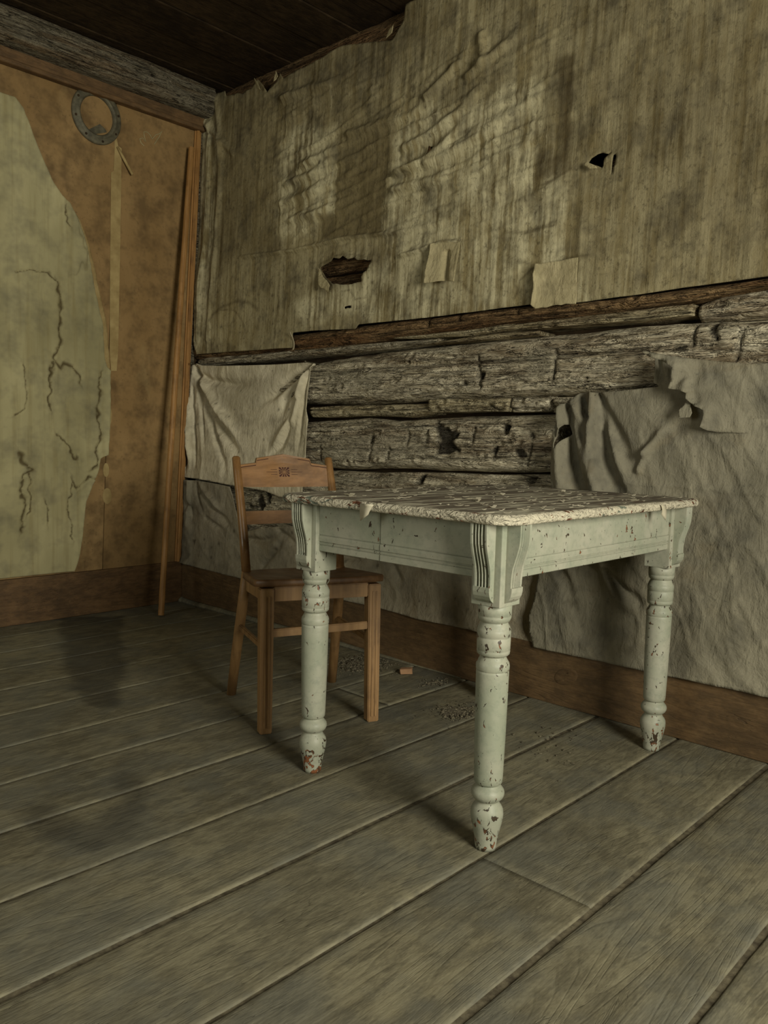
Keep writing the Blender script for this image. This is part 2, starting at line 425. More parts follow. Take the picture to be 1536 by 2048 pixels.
def mat_topedge():
    s = NT('flaking_edge_paint', 0.7, 0.25)
    a = s.math('ADD', s.noise((15, 15, 30), 4, 0.6, 1.0), s.ramp(s.sep(1), [(0.0, 0.10), (0.02, 0.0)]))
    b = s.noise((20, 20, 50), 4, 0.6, 1.0, loc=(4, 4, 4))
    c = s.mix(s.ramp(a, [(0.42, 0.0), (0.46, 1.0)]), srgb(112, 118, 104), srgb(196, 188, 166))
    c = s.mix(s.ramp(b, [(0.60, 0.0), (0.63, 1.0)]), c, srgb(104, 68, 48))
    k = s.noise((44, 44, 60), 4, 0.6, 1.0, loc=(8, 1, 3))
    c = s.mix(s.ramp(s.math('ABSOLUTE', s.math('SUBTRACT', k, 0.5)), [(0.0, 1.0), (0.018, 0.0)]), c, srgb(34, 30, 24))
    n = s.bump(a, 0.9, 0.015); n = s.bump(k, 0.7, 0.012, n)
    return s.done(c, n)

def mat_varnish(name, a, b, rough=0.32, axis=2):
    s = NT(name, rough, 0.5).rnd((2, 4, 6))
    sc = [40.0] * 3; sc[axis] = 2.2
    f = s.noise(tuple(sc), 5, 0.6, 0.5)
    c = s.mix(s.ramp(f, [(0.34, 0.0), (0.66, 1.0)]), a, b)
    c = s.mix(s.math('MULTIPLY', s.ramp(s.noise(9, 6, 0.7), [(0.5, 0.0), (0.74, 1.0)]), 0.5), c, srgb(58, 36, 20))
    n = s.bump(f, 0.08, 0.002)
    return s.done(c, n, s.ramp(s.noise(14, 4, 0.6), [(0.3, rough), (0.8, min(1, rough + 0.25))]))

def mat_plain(name, a, b, rough=0.85, scale=12.0, metal=0.0, bump=0.2):
    s = NT(name, rough, 0.25).rnd((2, 3, 4))
    s.b.inputs['Metallic'].default_value = metal
    c = s.mix(s.ramp(s.noise(scale, 6, 0.65), [(0.36, 0.0), (0.64, 1.0)]), a, b)
    return s.done(c, s.bump(s.noise(scale * 4, 4, 0.6), bump, 0.003))

MT = dict(
    floor=mat_plank('weathered_floor_board', 0, srgb(142, 136, 112), srgb(122, 115, 92), srgb(64, 60, 49), 0.7, 0.3, stains=True, lines=0.28, dirt=0.62, bump=0.28),
    base=mat_plank('brown_baseboard_x', 0, srgb(124, 96, 64), srgb(100, 75, 48), srgb(54, 42, 29), 0.65, 0.3, dirt=0.6),
    basey=mat_plank('brown_baseboard_y', 1, srgb(118, 94, 64), srgb(95, 73, 48), srgb(52, 42, 30), 0.65, 0.3, dirt=0.6),
    trim=mat_varnish('orange_brown_moulding', srgb(142, 102, 54), srgb(172, 128, 74), 0.45),
    log=mat_log('weathered_hewn_log', srgb(214, 204, 178), srgb(164, 152, 126), srgb(52, 43, 32)),
    logbrown=mat_log('brown_peeled_log', srgb(146, 120, 86), srgb(112, 88, 60), srgb(44, 34, 24), 1, (118, 82, 52)),
    chink=mat_log('pale_chinking_wood', srgb(196, 184, 152), srgb(152, 138, 106), srgb(60, 50, 34)),
    beam=mat_log('grey_beam_wood', srgb(132, 124, 106), srgb(96, 88, 70), srgb(40, 34, 26), 0),
    cover=mat_covering(),
    canvas=mat_canvas('cream_canvas', srgb(196, 186, 158), srgb(220, 210, 184), srgb(116, 108, 90)),
    canvasg=mat_canvas('grey_canvas', srgb(140, 133, 114), srgb(166, 157, 136), srgb(84, 80, 72), 0.35),
    canvasr=mat_canvas('dimmed_grey_canvas', srgb(120, 115, 99), srgb(144, 138, 119), srgb(76, 74, 68), 0.25),  # grey cloth, also darkened to stand in for dimmer light at the right
    patch=mat_canvas('tan_paper_patch', srgb(158, 147, 112), srgb(184, 172, 136), srgb(118, 106, 78)),
    board=mat_board(), paper=mat_paper(),
    tape=mat_plain('pale_seam_tape', srgb(150, 128, 84), srgb(176, 154, 106)),
    paint=mat_paint('chipped_green_paint', 0.0), paintapr=mat_paint('apron_green_paint', -0.004, foot=False),
    top=mat_tabletop(), topedge=mat_topedge(),
    flake=mat_plain('loose_paint_flake', srgb(206, 198, 176), srgb(172, 164, 140)),
    chair=mat_varnish('chair_varnish', srgb(116, 84, 48), srgb(142, 106, 66), 0.2),
    chairx=mat_varnish('chair_rail_varnish', srgb(120, 87, 53), srgb(148, 109, 70), 0.3, 0),
    chairleg=mat_varnish('chair_leg_varnish', srgb(130, 98, 60), srgb(160, 124, 80), 0.42),
    seat=mat_varnish('seat_varnish', srgb(96, 68, 42), srgb(122, 90, 58), 0.42, 1),
    stencil=mat_plain('dark_stencil', srgb(58, 30, 24), srgb(70, 38, 30), 0.5),
    metal=mat_plain('grey_metal', srgb(112, 106, 86), srgb(82, 78, 64), 0.6, 30, 0.15),
    dark=mat_plain('dark_back_boards', srgb(46, 36, 24), srgb(66, 52, 34)),
    ceil=mat_plank('sooty_ceiling_board', 0, srgb(70, 56, 38), srgb(54, 42, 28), srgb(24, 19, 13), 0.9, 0.1, dirt=0.8),
    plaster=mat_plain('unseen_wall_paper', srgb(150, 140, 104), srgb(120, 110, 80)),
    debris=mat_plain('dry_debris', srgb(120, 112, 92), srgb(58, 52, 42), 0.9, 90),
    chalk=mat_plain('chalk_mark', srgb(170, 158, 120), srgb(150, 138, 100)),
    block=mat_varnish('offcut_wood', srgb(140, 104, 72), srgb(164, 126, 92), 0.7, 0),
    dust=mat_plain('packed_dust', srgb(112, 104, 84), srgb(70, 63, 50), 0.95, 40),
    window=mat_plain('window_frame_paint', srgb(190, 186, 170), srgb(160, 156, 140)),
)
random.seed(5); rng = np.random.default_rng(5)

# ------------------------------------------------------------------ floor
floor = empty('floor', (0, 0, 0), 'grey weathered wide plank floor'); floor['kind'] = 'structure'
joints = [0.03, -0.20, -0.45, -0.69, -0.941, -1.198, -1.47, -1.717, -1.976, -2.255, -2.53, -2.81, -3.087, -3.357, -3.63, -3.9, -4.17, -4.44, -4.71, -4.98, -5.2, ROOM_Y]
gaps = {10: 0.015, 11: 0.009, 12: 0.015, 13: 0.013, 8: 0.009, 9: 0.008, 7: 0.006}
blot_px = [[(120, 1235), (245, 1232), (250, 1330), (232, 1412), (200, 1418), (160, 1390), (125, 1320)],
           [(235, 1540), (275, 1540), (288, 1610), (270, 1680), (180, 1700), (40, 1660), (60, 1605), (180, 1640), (240, 1600)]]
blots = [[fl(p) for p in b] for b in blot_px]
def plank(y0, y1, x0, x1, gap0, gap1):
    """one board: gridded top so that edges are worn and slightly cupped"""
    a = y0 - gap0; b = y1 + gap1                  # y0 > y1
    nx = max(6, int((x1 - x0) / 0.02)); ny = 16
    X = np.linspace(x0, x1, nx + 1); T = np.concatenate([[0, 0.006, 0.015], np.linspace(0.06, 0.94, ny - 5), [0.985, 0.994, 1]])
    XX, TT = np.meshgrid(X, T, indexing='ij')
    wob = 0.0016 * fbm(XX * 9, TT * 0 + y0 * 31, 4, 4)
    YY = a + (b - a) * TT + np.where(TT < 0.5, wob, -wob)
    edge = np.minimum(TT, 1 - TT)
    ZZ = -0.004 * (1 - sstep(0, 0.015, edge)) ** 2 + 0.0012 * fbm(XX * 2, YY * 9, 9, 3) + 0.0006 * fbm(XX * 12, YY * 40, 5, 2) - 0.0012
    nT = len(T); V = np.stack([XX, YY, ZZ], -1).reshape(-1, 3)
    idx = np.arange((nx + 1) * nT).reshape(nx + 1, nT)
    F = [(idx[i, j], idx[i, j + 1], idx[i + 1, j + 1], idx[i + 1, j]) for i in range(nx) for j in range(nT - 1)]
    # skirt down to the joists
    ring = list(idx[:, 0]) + list(idx[-1, 1:]) + list(idx[-2::-1, -1]) + list(idx[0, -2:0:-1])
    n0 = len(V); low = V[ring].copy(); low[:, 2] = -0.03; V = np.vstack([V, low])
    for k in range(len(ring)):
        k2 = (k + 1) % len(ring); F.append((ring[k], ring[k2], n0 + k2, n0 + k))
    st = np.zeros(len(V))
    for i, bp in enumerate(blots):
        st = np.maximum(st, (0.8 if i == 0 else 0.6) * poly_mask(V[:, 0], V[:, 1], bp, 0.02, 0.03, 14, 11 + i))
    mesh('floor_plank', V, F, MT['floor'], floor, True, {'stain': st})
cuts = {11: [-1.047], 7: [-0.44], 5: [-1.9], 12: [-2.9], 9: [-2.4], 3: [-2.2]}
for i in range(len(joints) - 1):
    g0 = gaps.get(i, 0.004) * 0.5; g1 = gaps.get(i + 1, 0.004) * 0.5
    xs = [ROOM_X] + cuts.get(i, []) + [0.03]
    for a, b in zip(xs[:-1], xs[1:]):
        plank(joints[i], joints[i + 1], a + (0.0015 if a > ROOM_X else 0), b - (0.0015 if b < 0 else 0), g0, g1)
from_bm('joint_dust', box_bm((ROOM_X, ROOM_Y, -0.07), (0.05, 0.05, -0.0055)), MT['dust'], floor)

# ------------------------------------------------------------------ ceiling
ceiling = empty('ceiling', (0, 0, CEIL), 'dark sooty board ceiling'); ceiling['kind'] = 'structure'
y = 0.1; k = 0
while y > ROOM_Y:
    w = 0.235; h = CEIL + (0.004 if k % 2 else 0.0)
    child(from_bm('ceiling_board', box_bm((ROOM_X, max(y - w + 0.004, ROOM_Y), h), (0.3, y, h + 0.025), 0.003, 1), MT['ceil']), ceiling); y -= w; k += 1

# ------------------------------------------------------------------ unseen walls with the windows that light the room
def wall_with_window(name, axis, pos, span, win, label):
    """axis 'y': wall plane Y=pos spanning X ; axis 'x': wall plane X=pos spanning Y"""
    bm = bmesh.new(); a0, a1 = span; w0, w1, z0, z1 = win; t = 0.12
    for (p0, p1, q0, q1) in ((a0, w0, 0, CEIL), (w1, a1, 0, CEIL), (w0, w1, 0, z0), (w0, w1, z1, CEIL)):
        if axis == 'y': box_bm((p0, pos - t, q0), (p1, pos, q1), bm=bm)
        else: box_bm((pos - t, p0, q0), (pos, p1, q1), bm=bm)
    o = from_bm(name, bm, MT['plaster']); tag(o, label, kind='structure')
    bm = bmesh.new(); f = 0.05
    for (p0, p1, q0, q1) in ((w0, w0 + f, z0, z1), (w1 - f, w1, z0, z1), (w0 + f, w1 - f, z0, z0 + f), (w0 + f, w1 - f, z1 - f, z1)):
        if axis == 'y': box_bm((p0, pos - 0.015, q0), (p1, pos + 0.015, q1), bm=bm)
        else: box_bm((pos - 0.015, p0, q0), (pos + 0.015, p1, q1), bm=bm)
    return bm
bm = wall_with_window('wall_front', 'y', ROOM_Y, (ROOM_X - 0.12, 0.3), (-2.3, -1.2, 0.75, 2.15), 'papered wall with a window behind the viewer')
tag(from_bm('window_1', bm, MT['window']), 'window frame in the wall behind the viewer', kind='structure')
bm = wall_with_window('wall_side', 'x', ROOM_X, (ROOM_Y, 0.1), (-2.45, -1.05, 0.8, 2.2), 'papered side wall with a window outside the view')
tag(from_bm('window_2', bm, MT['window']), 'window frame in the side wall outside the view', kind='structure')

# ------------------------------------------------------------------ right wall: backing and logs
wall_right = empty('wall_right', (0, -2.7, 0), 'hewn log wall with strips of chinking'); wall_right['kind'] = 'structure'
UMAX = 5.4
V = [MR(np.float64(u), np.float64(v), np.float64(d)) for d in (-0.14, -0.20) for u in (-0.3, UMAX) for v in (-0.05, 2.85)]
child(mesh('backing_boards', V, [(0, 1, 3, 2), (4, 6, 7, 5), (0, 2, 6, 4), (1, 5, 7, 3), (0, 4, 5, 1), (2, 3, 7, 6)], MT['dark']), wall_right)

def log(name, top_px, bot_px, mat, d0=-0.03, bulge=0.05, rough=0.012, u0=None, u1=None, res=0.012, seed=1, pw=3.0,
        rot=(), pale=(), notch=(), end_round=0.0, nt=26, uv=None, knots=14):
    tp = np.array(WR(top_px)) if uv is None else np.array(uv[0]); bp = np.array(WR(bot_px)) if uv is None else np.array(uv[1])
    u0 = tp[0, 0] if u0 is None else u0; u1 = (UMAX - 0.4 if tp[-1, 0] > 3.05 else tp[-1, 0]) if u1 is None else u1
    n = max(4, int((u1 - u0) / res)); u = np.linspace(u0, u1, n + 1)
    def ext(P):
        # extrapolate flat beyond the traced ends
        return np.interp(u, P[:, 0], P[:, 1])
    vt = ext(tp); vb = ext(bp)
    t = np.concatenate([[-1.0, -0.97, -0.9], np.linspace(-0.8, 0.8, nt - 6), [0.9, 0.97, 1.0]])
    UU, TT = np.meshgrid(u, t, indexing='ij')
    VV = (vt + vb)[:, None] / 2 + (vt - vb)[:, None] / 2 * TT
    r = np.random.default_rng(seed)
    VV = VV + 0.006 * fbm(UU * 4, TT * 1.5 + seed, seed, 3) * (np.abs(TT) > 0.85)
    D = d0 - bulge * np.abs(TT) ** pw
    D = D + rough * fbm(UU * 3.5, VV * 10, seed + 3, 4) + rough * 0.55 * fbm(UU * 14, VV * 45, seed + 5, 3)
    # shallow axe scallops along the length
    D = D + rough * 0.4 * np.abs(np.sin(UU * 11 + 3 * fbm(UU * 1.5, VV * 2, seed + 9, 2)))
    # checks (long cracks)
    CK = np.zeros(UU.shape)
    for k in range(5):
        tc = r.uniform(-0.75, 0.75); line = tc + 0.35 * fbm(UU * 1.1, UU * 0 + k * 7.7, seed + 20 + k, 3)
        gate = sstep(0.0, 0.15, fbm(UU * 0.9, UU * 0 + k, seed + 40 + k, 2))
        ckm = np.exp(-((TT - line) / 0.03) ** 2) * gate; D = D - 0.014 * ckm; CK = np.maximum(CK, ckm)
    for k in range(knots):
        uc = r.uniform(u0, u1); tc = r.uniform(-0.8, 0.8); rr = r.uniform(0.012, 0.03)
        vc = np.interp(uc, u, (vt + vb) / 2 + (vt - vb) / 2 * tc)
        dd = np.hypot((UU - uc), (VV - vc) * 1.3) / rr
        D = D + 0.006 * np.exp(-(dd - 1.0) ** 2 * 5) - 0.007 * np.exp(-dd ** 2 * 2)
    RT = 0.7 * CK; PL = np.zeros(UU.shape)
    for pts, depth in rot:
        m = poly_mask(UU, VV, WR(pts), 0.006, 0.012, 40, seed + 60); RT = np.maximum(RT, m); D = D - depth * m
    for pts in pale:
        PL = np.maximum(PL, poly_mask(UU, VV, WR(pts), 0.01, 0.012, 25, seed + 70))
    for (pa, pb) in notch:                                       # axe cuts
        dd = seg_dist(UU, VV, WR([pa, pb]))[0]; m = np.exp(-(dd / 0.006) ** 2); D = D - 0.014 * m; RT = np.maximum(RT, 0.7 * m)
    if end_round:
        e = np.minimum(UU - u0, u1 - UU); D = D - end_round * (1 - sstep(0, 0.03, e))
    P = MR(UU, VV, D).reshape(-1, 3); nT = len(t); idx = np.arange((n + 1) * nT).reshape(n + 1, nT)
    F = [(idx[i, j], idx[i, j + 1], idx[i + 1, j + 1], idx[i + 1, j]) for i in range(n) for j in range(nT - 1)]
    ring = list(idx[:, 0]) + list(idx[-1, 1:]) + list(idx[-2::-1, -1]) + list(idx[0, -2:0:-1])
    n0 = len(P); low = P[ring].copy(); low[:, 0] = LEAN * low[:, 2] + 0.135; P = np.vstack([P, low])
    for k in range(len(ring)):
        k2 = (k + 1) % len(ring); F.append((ring[k], ring[k2], n0 + k2, n0 + k))
    z = np.zeros(len(low))
    o = mesh(name, P, F, mat, None, True, {'rot': np.concatenate([RT.ravel(), z]), 'pale': np.concatenate([PL.ravel(), z])})
    return child(o, wall_right)

# brown round log under the covering
log('log', [(380, 690), (590, 668), (780, 640), (1073, 606), (1220, 594), (1365, 574), (1507, 556), (1800, 520)],
    [(380, 718), (593, 702), (692, 688), (782, 675), (922, 659), (1000, 647), (1140, 633), (1223, 622), (1335, 609), (1385, 602), (1507, 575), (1800, 545)],
    MT['logbrown'], -0.004, 0.04, 0.008, seed=11, pw=2.6, nt=20, notch=[((852, 636), (855, 652)), ((914, 628), (916, 640)), ((1033, 615), (1034, 628))], knots=8)
log('log', [(1392, 600), (1430, 588), (1510, 577), (1800, 552)], [(1392, 640), (1430, 637), (1510, 633), (1800, 628)], MT['log'], -0.03, 0.04, 0.008, seed=13, nt=18)
log('chinking_strip', [(392, 716), (540, 704), (590, 699), (660, 692), (760, 683), (870, 676)], [(403, 731), (510, 721), (588, 714), (653, 708), (780, 695), (870, 684)],
    MT['log'], -0.012, 0.02, 0.005, seed=15, pw=2, nt=14, knots=3, pale=[[(690, 686), (860, 674), (866, 684), (760, 697), (700, 700)]])
log('chinking_strip', [(784, 674), (922, 660), (1000, 649), (1080, 640), (1100, 638), (1223, 624), (1381, 606)],
    [(784, 677), (844, 675), (938, 669), (1034, 657), (1100, 654), (1209, 644), (1275, 640), (1381, 628)],
    MT['chink'], -0.008, 0.015, 0.004, seed=17, pw=2.5, nt=14, knots=3)
log('chinking_strip', [(860, 684), (938, 672), (1000, 664), (1072, 659)], [(860, 687), (938, 682), (1021, 673), (1073, 667)],
    MT['chink'], -0.014, 0.015, 0.003, seed=19, pw=2, nt=12, knots=0)
# large hewn log
log('log', [(560, 738), (626, 722), (692, 710), (780, 698), (865, 688), (938, 682), (1021, 673), (1140, 663), (1237, 651), (1373, 640), (1510, 635), (1800, 628)],
    [(560, 808), (626, 808), (666, 808), (780, 806), (852, 798), (948, 797), (1140, 788), (1168, 790), (1275, 781), (1330, 773), (1510, 760), (1800, 745)],
    MT['log'], -0.02, 0.06, 0.012, seed=21, pw=7, nt=44, res=0.008, knots=26,
    notch=[((950, 712), (953, 775)), ((1105, 700), (1100, 757)), ((1384, 650), (1378, 690)), ((1480, 658), (1466, 720))],
    rot=[([(948, 746), (960, 745), (958, 758), (950, 764)], 0.02), ([(918, 766), (955, 768), (958, 772), (925, 772)], 0.02), ([(1345, 690), (1364, 690), (1362, 700), (1346, 700)], 0.006),
         ([(1414, 650), (1424, 644), (1428, 676), (1422, 674)], 0.015)],
    pale=[[(1046, 690), (1108, 700), (1100, 756), (1050, 755)], [(640, 745), (760, 750), (750, 775), (650, 775)], [(1432, 648), (1480, 655), (1470, 672), (1432, 668)]])
# chinking boards
log('chinking_strip', [(612, 812), (757, 809), (852, 806)], [(612, 834), (700, 833), (740, 831), (805, 835), (852, 827)], MT['chink'], -0.022, 0.02, 0.010, seed=23, pw=3, nt=16, knots=5)
log('chinking_strip', [(856, 800), (1017, 796)], [(856, 824), (1019, 823)], MT['chink'], -0.004, 0.004, 0.003, seed=25, pw=8, nt=14, knots=3, res=0.008, notch=[((975, 808), (995, 820))])
log('chinking_strip', [(1021, 796), (1094, 792)], [(1022, 823), (1097, 820)], MT['log'], -0.018, 0.012, 0.010, seed=27, pw=4, nt=14, knots=4, res=0.008)
log('chinking_strip', [(1104, 793), (1180, 789), (1260, 785)], [(1104, 823), (1150, 818), (1260, 815)], MT['log'], -0.022, 0.012, 0.010, seed=29, pw=4, nt=14, knots=4, res=0.008)
# second hewn log, sawn off at its right end
log('log', [(560, 850), (620, 842), (718, 835), (780, 840), (852, 836), (922, 831), (1113, 827)],
    [(560, 930), (670, 938), (740, 937), (896, 943), (1026, 945), (1113, 943)],
    MT['log'], -0.02, 0.05, 0.012, seed=31, pw=8, nt=40, res=0.008, knots=22,
    notch=[((633, 893), (633, 920)), ((811, 865), (806, 888)), ((942, 856), (939, 886)), ((1058, 890), (1047, 930)), ((772, 897), (769, 918)), ((735, 900), (731, 918)), ((850, 862), (848, 884)), ((987, 893), (981, 920))],
    rot=[([(864, 845), (890, 852), (910, 868), (894, 882), (912, 902), (890, 908), (864, 912), (870, 885)], 0.015), ([(998, 851), (1012, 853), (1013, 868), (1002, 871), (997, 862)], 0.05),
         ([(733, 871), (741, 872), (738, 890), (729, 887)], 0.05), ([(972, 897), (984, 897), (983, 908), (973, 907)], 0.01), ([(1050, 856), (1062, 872), (1066, 880), (1058, 882)], 0.01), ([(1025, 900), (1042, 895), (1048, 915), (1032, 918)], 0.008)],
    pale=[[(725, 872), (733, 872), (729, 888), (724, 890)], [(630, 870), (850, 868), (850, 915), (640, 920)], [(1060, 840), (1108, 842), (1106, 870), (1070, 862)]])
# lowest visible log, with scraps of paper on it
log('log', [(380, 925), (500, 934), (740, 947), (870, 946), (1094, 952), (1150, 955), (1700, 975)], [(380, 1040), (560, 1062), (740, 1075), (1120, 1120), (1700, 1190)],
    MT['log'], -0.03, 0.05, 0.016, seed=37, pw=3, nt=34, res=0.009, knots=30,
    rot=[([(487, 1008), (512, 1012), (514, 1020), (488, 1016)], 0.01), ([(505, 1000), (510, 990), (518, 992), (522, 1010), (516, 1030), (510, 1030)], 0.01), ([(525, 985), (530, 983), (534, 1008), (527, 1012)], 0.01),
         ([(1040, 956), (1052, 955), (1052, 968), (1042, 968)], 0.02), ([(820, 950), (830, 950), (828, 970), (818, 970)], 0.02)],
    pale=[[(660, 952), (800, 955), (800, 972), (660, 970)], [(940, 964), (1060, 968), (1060, 976), (940, 976)]])
# logs hidden behind the sheets (seen only through tears)
zz = 1.46
for k in range(5):
    hgt = [0.20, 0.24, 0.27, 0.26, 0.28][k]
    log('log', None, None, MT['logbrown'], -0.055, 0.05, 0.012, 0.0, UMAX - 0.4, 0.03, 51 + k, 2.5, uv=([(0, zz + hgt), (UMAX, zz + hgt)], [(0, zz), (UMAX, zz)]), nt=16, knots=10)
    zz += hgt + 0.012
for k, (a, b) in enumerate(((0.02, 0.22), (0.24, 0.5))):
    log('log', None, None, MT['log'], -0.055, 0.05, 0.012, 0.0, UMAX - 0.4, 0.03, 61 + k, 2.5, uv=([(0, b), (UMAX, b)], [(0, a), (UMAX, a)]), nt=14, knots=6)
# logs carry on to the right of the view, behind the sheets
log('log', None, None, MT['log'], -0.06, 0.05, 0.012, 2.4, UMAX - 0.4, 0.03, 71, 2.5, uv=([(0, 1.06), (UMAX, 1.06)], [(0, 0.86), (UMAX, 0.86)]), nt=14, knots=6)

# ------------------------------------------------------------------ sheets on the right wall
def wrinkle(U, V, su, sv, seed, k=1.0):
    return (np.clip(ridged(U * su, V * sv + k * U, seed, 3), -0.5, 1) ** 3)

bottom = [(396, 709), (460, 704), (536, 699), (560, 697), (586, 696), (588, 666), (625, 662), (660, 660), (713, 658), (719, 649), (780, 643), (852, 636), (972, 621), (1073, 608), (1155, 606),
          (1220, 597), (1275, 590), (1365, 576), (1507, 558), (1800, 520)]
topedge = [(811, 20), (808, 40), (792, 68), (783, 81), (745, 84), (705, 90), (690, 92), (678, 96), (640, 120), (600, 141), (570, 158), (563, 147), (556, 165), (539, 186), (530, 172), (519, 160), (508, 176), (488, 189), (478, 187), (466, 191), (453, 192), (451, 182), (438, 186), (424, 186), (412, 189)]
leftedge = [(410, 215), (402, 300), (398, 400), (394, 500), (392, 600), (392, 690)]
ub = WR(bottom); utop = WR(topedge)
ub = [p for p in ub if p[0] < 4.95] + [(4.95, ub[-1][1])]
outline = [(max(a, 0.004), b) for a, b in WR(leftedge[::-1])][::-1]
outline = outline + ub + [(4.95, 2.70), (utop[0][0] + 0.3, 2.70), (utop[0][0], 2.705)] + [(a, min(b, 2.70)) for a, b in utop[1:]]
def roughen(poly, amp, step, seed, closed=True):
    P = np.array(poly); Q = []
    for i in range(len(P) - (0 if closed else 1)):
        a = P[i]; b = P[(i + 1) % len(P)]; n = max(1, int(np.linalg.norm(b - a) / step))
        for k in range(n): Q.append(a + (b - a) * k / n)
    Q = np.array(Q); r = np.random.default_rng(seed); Q += r.normal(0, amp, Q.shape); return [tuple(q) for q in Q]
hole1 = roughen(WR([(645, 537), (655, 529), (667, 524), (672, 517), (684, 519), (690, 512), (700, 520), (712, 515), (718, 521), (747, 520), (736, 540), (725, 555), (727, 563), (708, 568), (690, 570), (669, 568), (655, 555)]), 0.0015, 0.02, 1)
hole2 = roughen(WR([(1178, 328), (1185, 316), (1196, 310), (1207, 306), (1214, 308), (1222, 305), (1209, 319), (1207, 337), (1196, 332)]), 0.001, 0.02, 2)
hole3 = WR([(1229, 305), (1234, 312), (1231, 330), (1226, 341), (1221, 400), (1219, 430), (1218, 430), (1223, 370), (1225, 325)])
hole4 = WR([(859, 312), (863, 294), (870, 297), (866, 306), (861, 314)])
hole5 = WR([(690, 614), (703, 611), (705, 617), (697, 616), (692, 619)])
crease1 = WR([(470, 516), (530, 508), (600, 500), (650, 487), (690, 477), (740, 470), (790, 466), (850, 452), (960, 430)])
crease2 = WR([(800, 513), (840, 503), (870, 491), (900, 483), (960, 486)])
big = [WR(p) for p in ([(790, 352), (840, 325), (890, 290), (930, 245), (960, 195)], [(800, 300), (860, 268), (920, 225), (985, 150)],
                       [(850, 330), (910, 300), (980, 260), (1040, 215)], [(690, 270), (760, 250), (830, 225), (900, 170)],
                       [(560, 410), (620, 385), (680, 345)], [(570, 370), (630, 345), (690, 305)], [(600, 330), (650, 312), (700, 280)], [(580, 440), (640, 425), (680, 398)],
                       [(850, 200), (900, 150), (950, 90)], [(930, 160), (990, 110), (1060, 50)], [(970, 60), (975, 130), (985, 160)], [(560, 200), (620, 175), (690, 160)],
                       [(790, 345), (850, 330), (900, 322)], [(780, 380), (860, 362), (940, 340)])]
vert = [WR(p) for p in ([(420, 250), (418, 350), (414, 450), (402, 560), (398, 680)], [(445, 290), (440, 400), (430, 520), (418, 680)], [(405, 240), (450, 290), (470, 310)], [(432, 200), (440, 260), (446, 330)])]
wr_reg = WR([(560, 180), (1130, 60), (1120, 420), (800, 500), (560, 500)])
def cover_d(U, V):
    d = 0.006 + 0.010 * fbm(U * 2.2, V * 2.6, 5, 3) + 0.0035 * fbm(U * 12, V * 10, 8, 4)
    reg = poly_mask(U, V, wr_reg, 0.2)
    d = d + 0.009 * wrinkle(U, V, 2.0, 13, 4, -2.0) * (0.12 + reg) + 0.004 * wrinkle(U, V, 5, 30, 44, -4.0) * reg + 0.002 * fbm(U * 26, V * 60, 12, 3) * (0.3 + 0.7 * reg)
    d = d + fold(U, V, crease1, 0.008, 0.017, 0.008, 0.8) + fold(U, V, crease2, 0.008, 0.018, 0.008, 0.9)
    for k, b in enumerate(big): d = d + fold(U, V, b, 0.018, 0.017, 0.026, 0.9)
    for k, b in enumerate(vert): d = d + fold(U, V, b, 0.018, 0.014, 0.014, -0.5, 1, 0.3)
    d = d + 0.003 * np.clip(ridged(U * 16, V * 1.2, 14, 2), 0, 1) ** 2
    hd = seg_dist(U, V, hole1, True)[0]; d = d + 0.006 * np.exp(-hd / 0.02)
    return d
lt_a = WR([(395, 190), (440, 190), (430, 470), (420, 700), (395, 700)])
lt_b = WR([(560, 260), (680, 240), (675, 428), (645, 435), (640, 500), (540, 500)])
lt_c = WR([(790, 230), (1110, 140), (1130, 460), (1180, 600), (590, 660), (560, 590), (760, 500)])
dk_col = WR([(684, 200), (800, 200), (784, 315), (768, 404), (764, 470), (650, 480), (646, 432), (674, 428), (680, 283)])
dk_left = WR([(455, 200), (560, 200), (555, 500), (440, 540), (440, 300)])
dk_drip = WR([(1118, 120), (1150, 110), (1146, 300), (1150, 345), (1120, 365), (1075, 360), (1080, 310), (1120, 300), (1125, 210)])
dk_h4 = WR([(1080, 372), (1120, 347), (1145, 331), (1149, 338), (1132, 352), (1100, 372)])
dk_line = WR([(1030, 463), (1060, 462), (1100, 450), (1118, 446), (1116, 456), (1090, 460), (1050, 470)])
vignette_topr = WR([(1220, 20), (1900, 20), (1900, 520), (1420, 560), (1300, 440), (1230, 300)])  # vignette-like dimming painted into the covering's upper right
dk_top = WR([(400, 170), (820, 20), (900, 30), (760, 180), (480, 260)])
arc = WR([(424, 642), (430, 628), (448, 614), (472, 603), (500, 606), (515, 618)]); arc2 = WR([(440, 622), (470, 620), (485, 640), (492, 662)])
drip2 = WR([(930, 570), (950, 590), (955, 612)]); drip3 = WR([(1030, 600), (1045, 560), (1075, 530), (1040, 525), (1015, 510)]); drip4 = WR([(680, 585), (700, 580), (715, 598), (735, 592)])
def line_mask(U, V, pts, w): 
    d = seg_dist(U + 0.006 * fbm(U * 30, V * 30, 2, 3), V + 0.006 * fbm(U * 30, V * 30, 6, 3), pts)[0]
    return np.exp(-(d / w) ** 2)
def cover_light(U, V):
    m = 0.35 + 0 * U
    for p, w in ((lt_a, 0.9), (lt_b, 0.95), (lt_c, 0.95)): m = np.maximum(m, w * poly_mask(U, V, p, 0.06, 0.10, 5, 4))
    m = m * (1 - 0.9 * poly_mask(U, V, dk_col, 0.012, 0.02, 8, 6) * (1 - 0.6 * sstep(2.0, 2.4, V))) * (1 - 0.5 * poly_mask(U, V, dk_left, 0.04, 0.06, 6, 7))
    return np.clip(m, 0, 1)
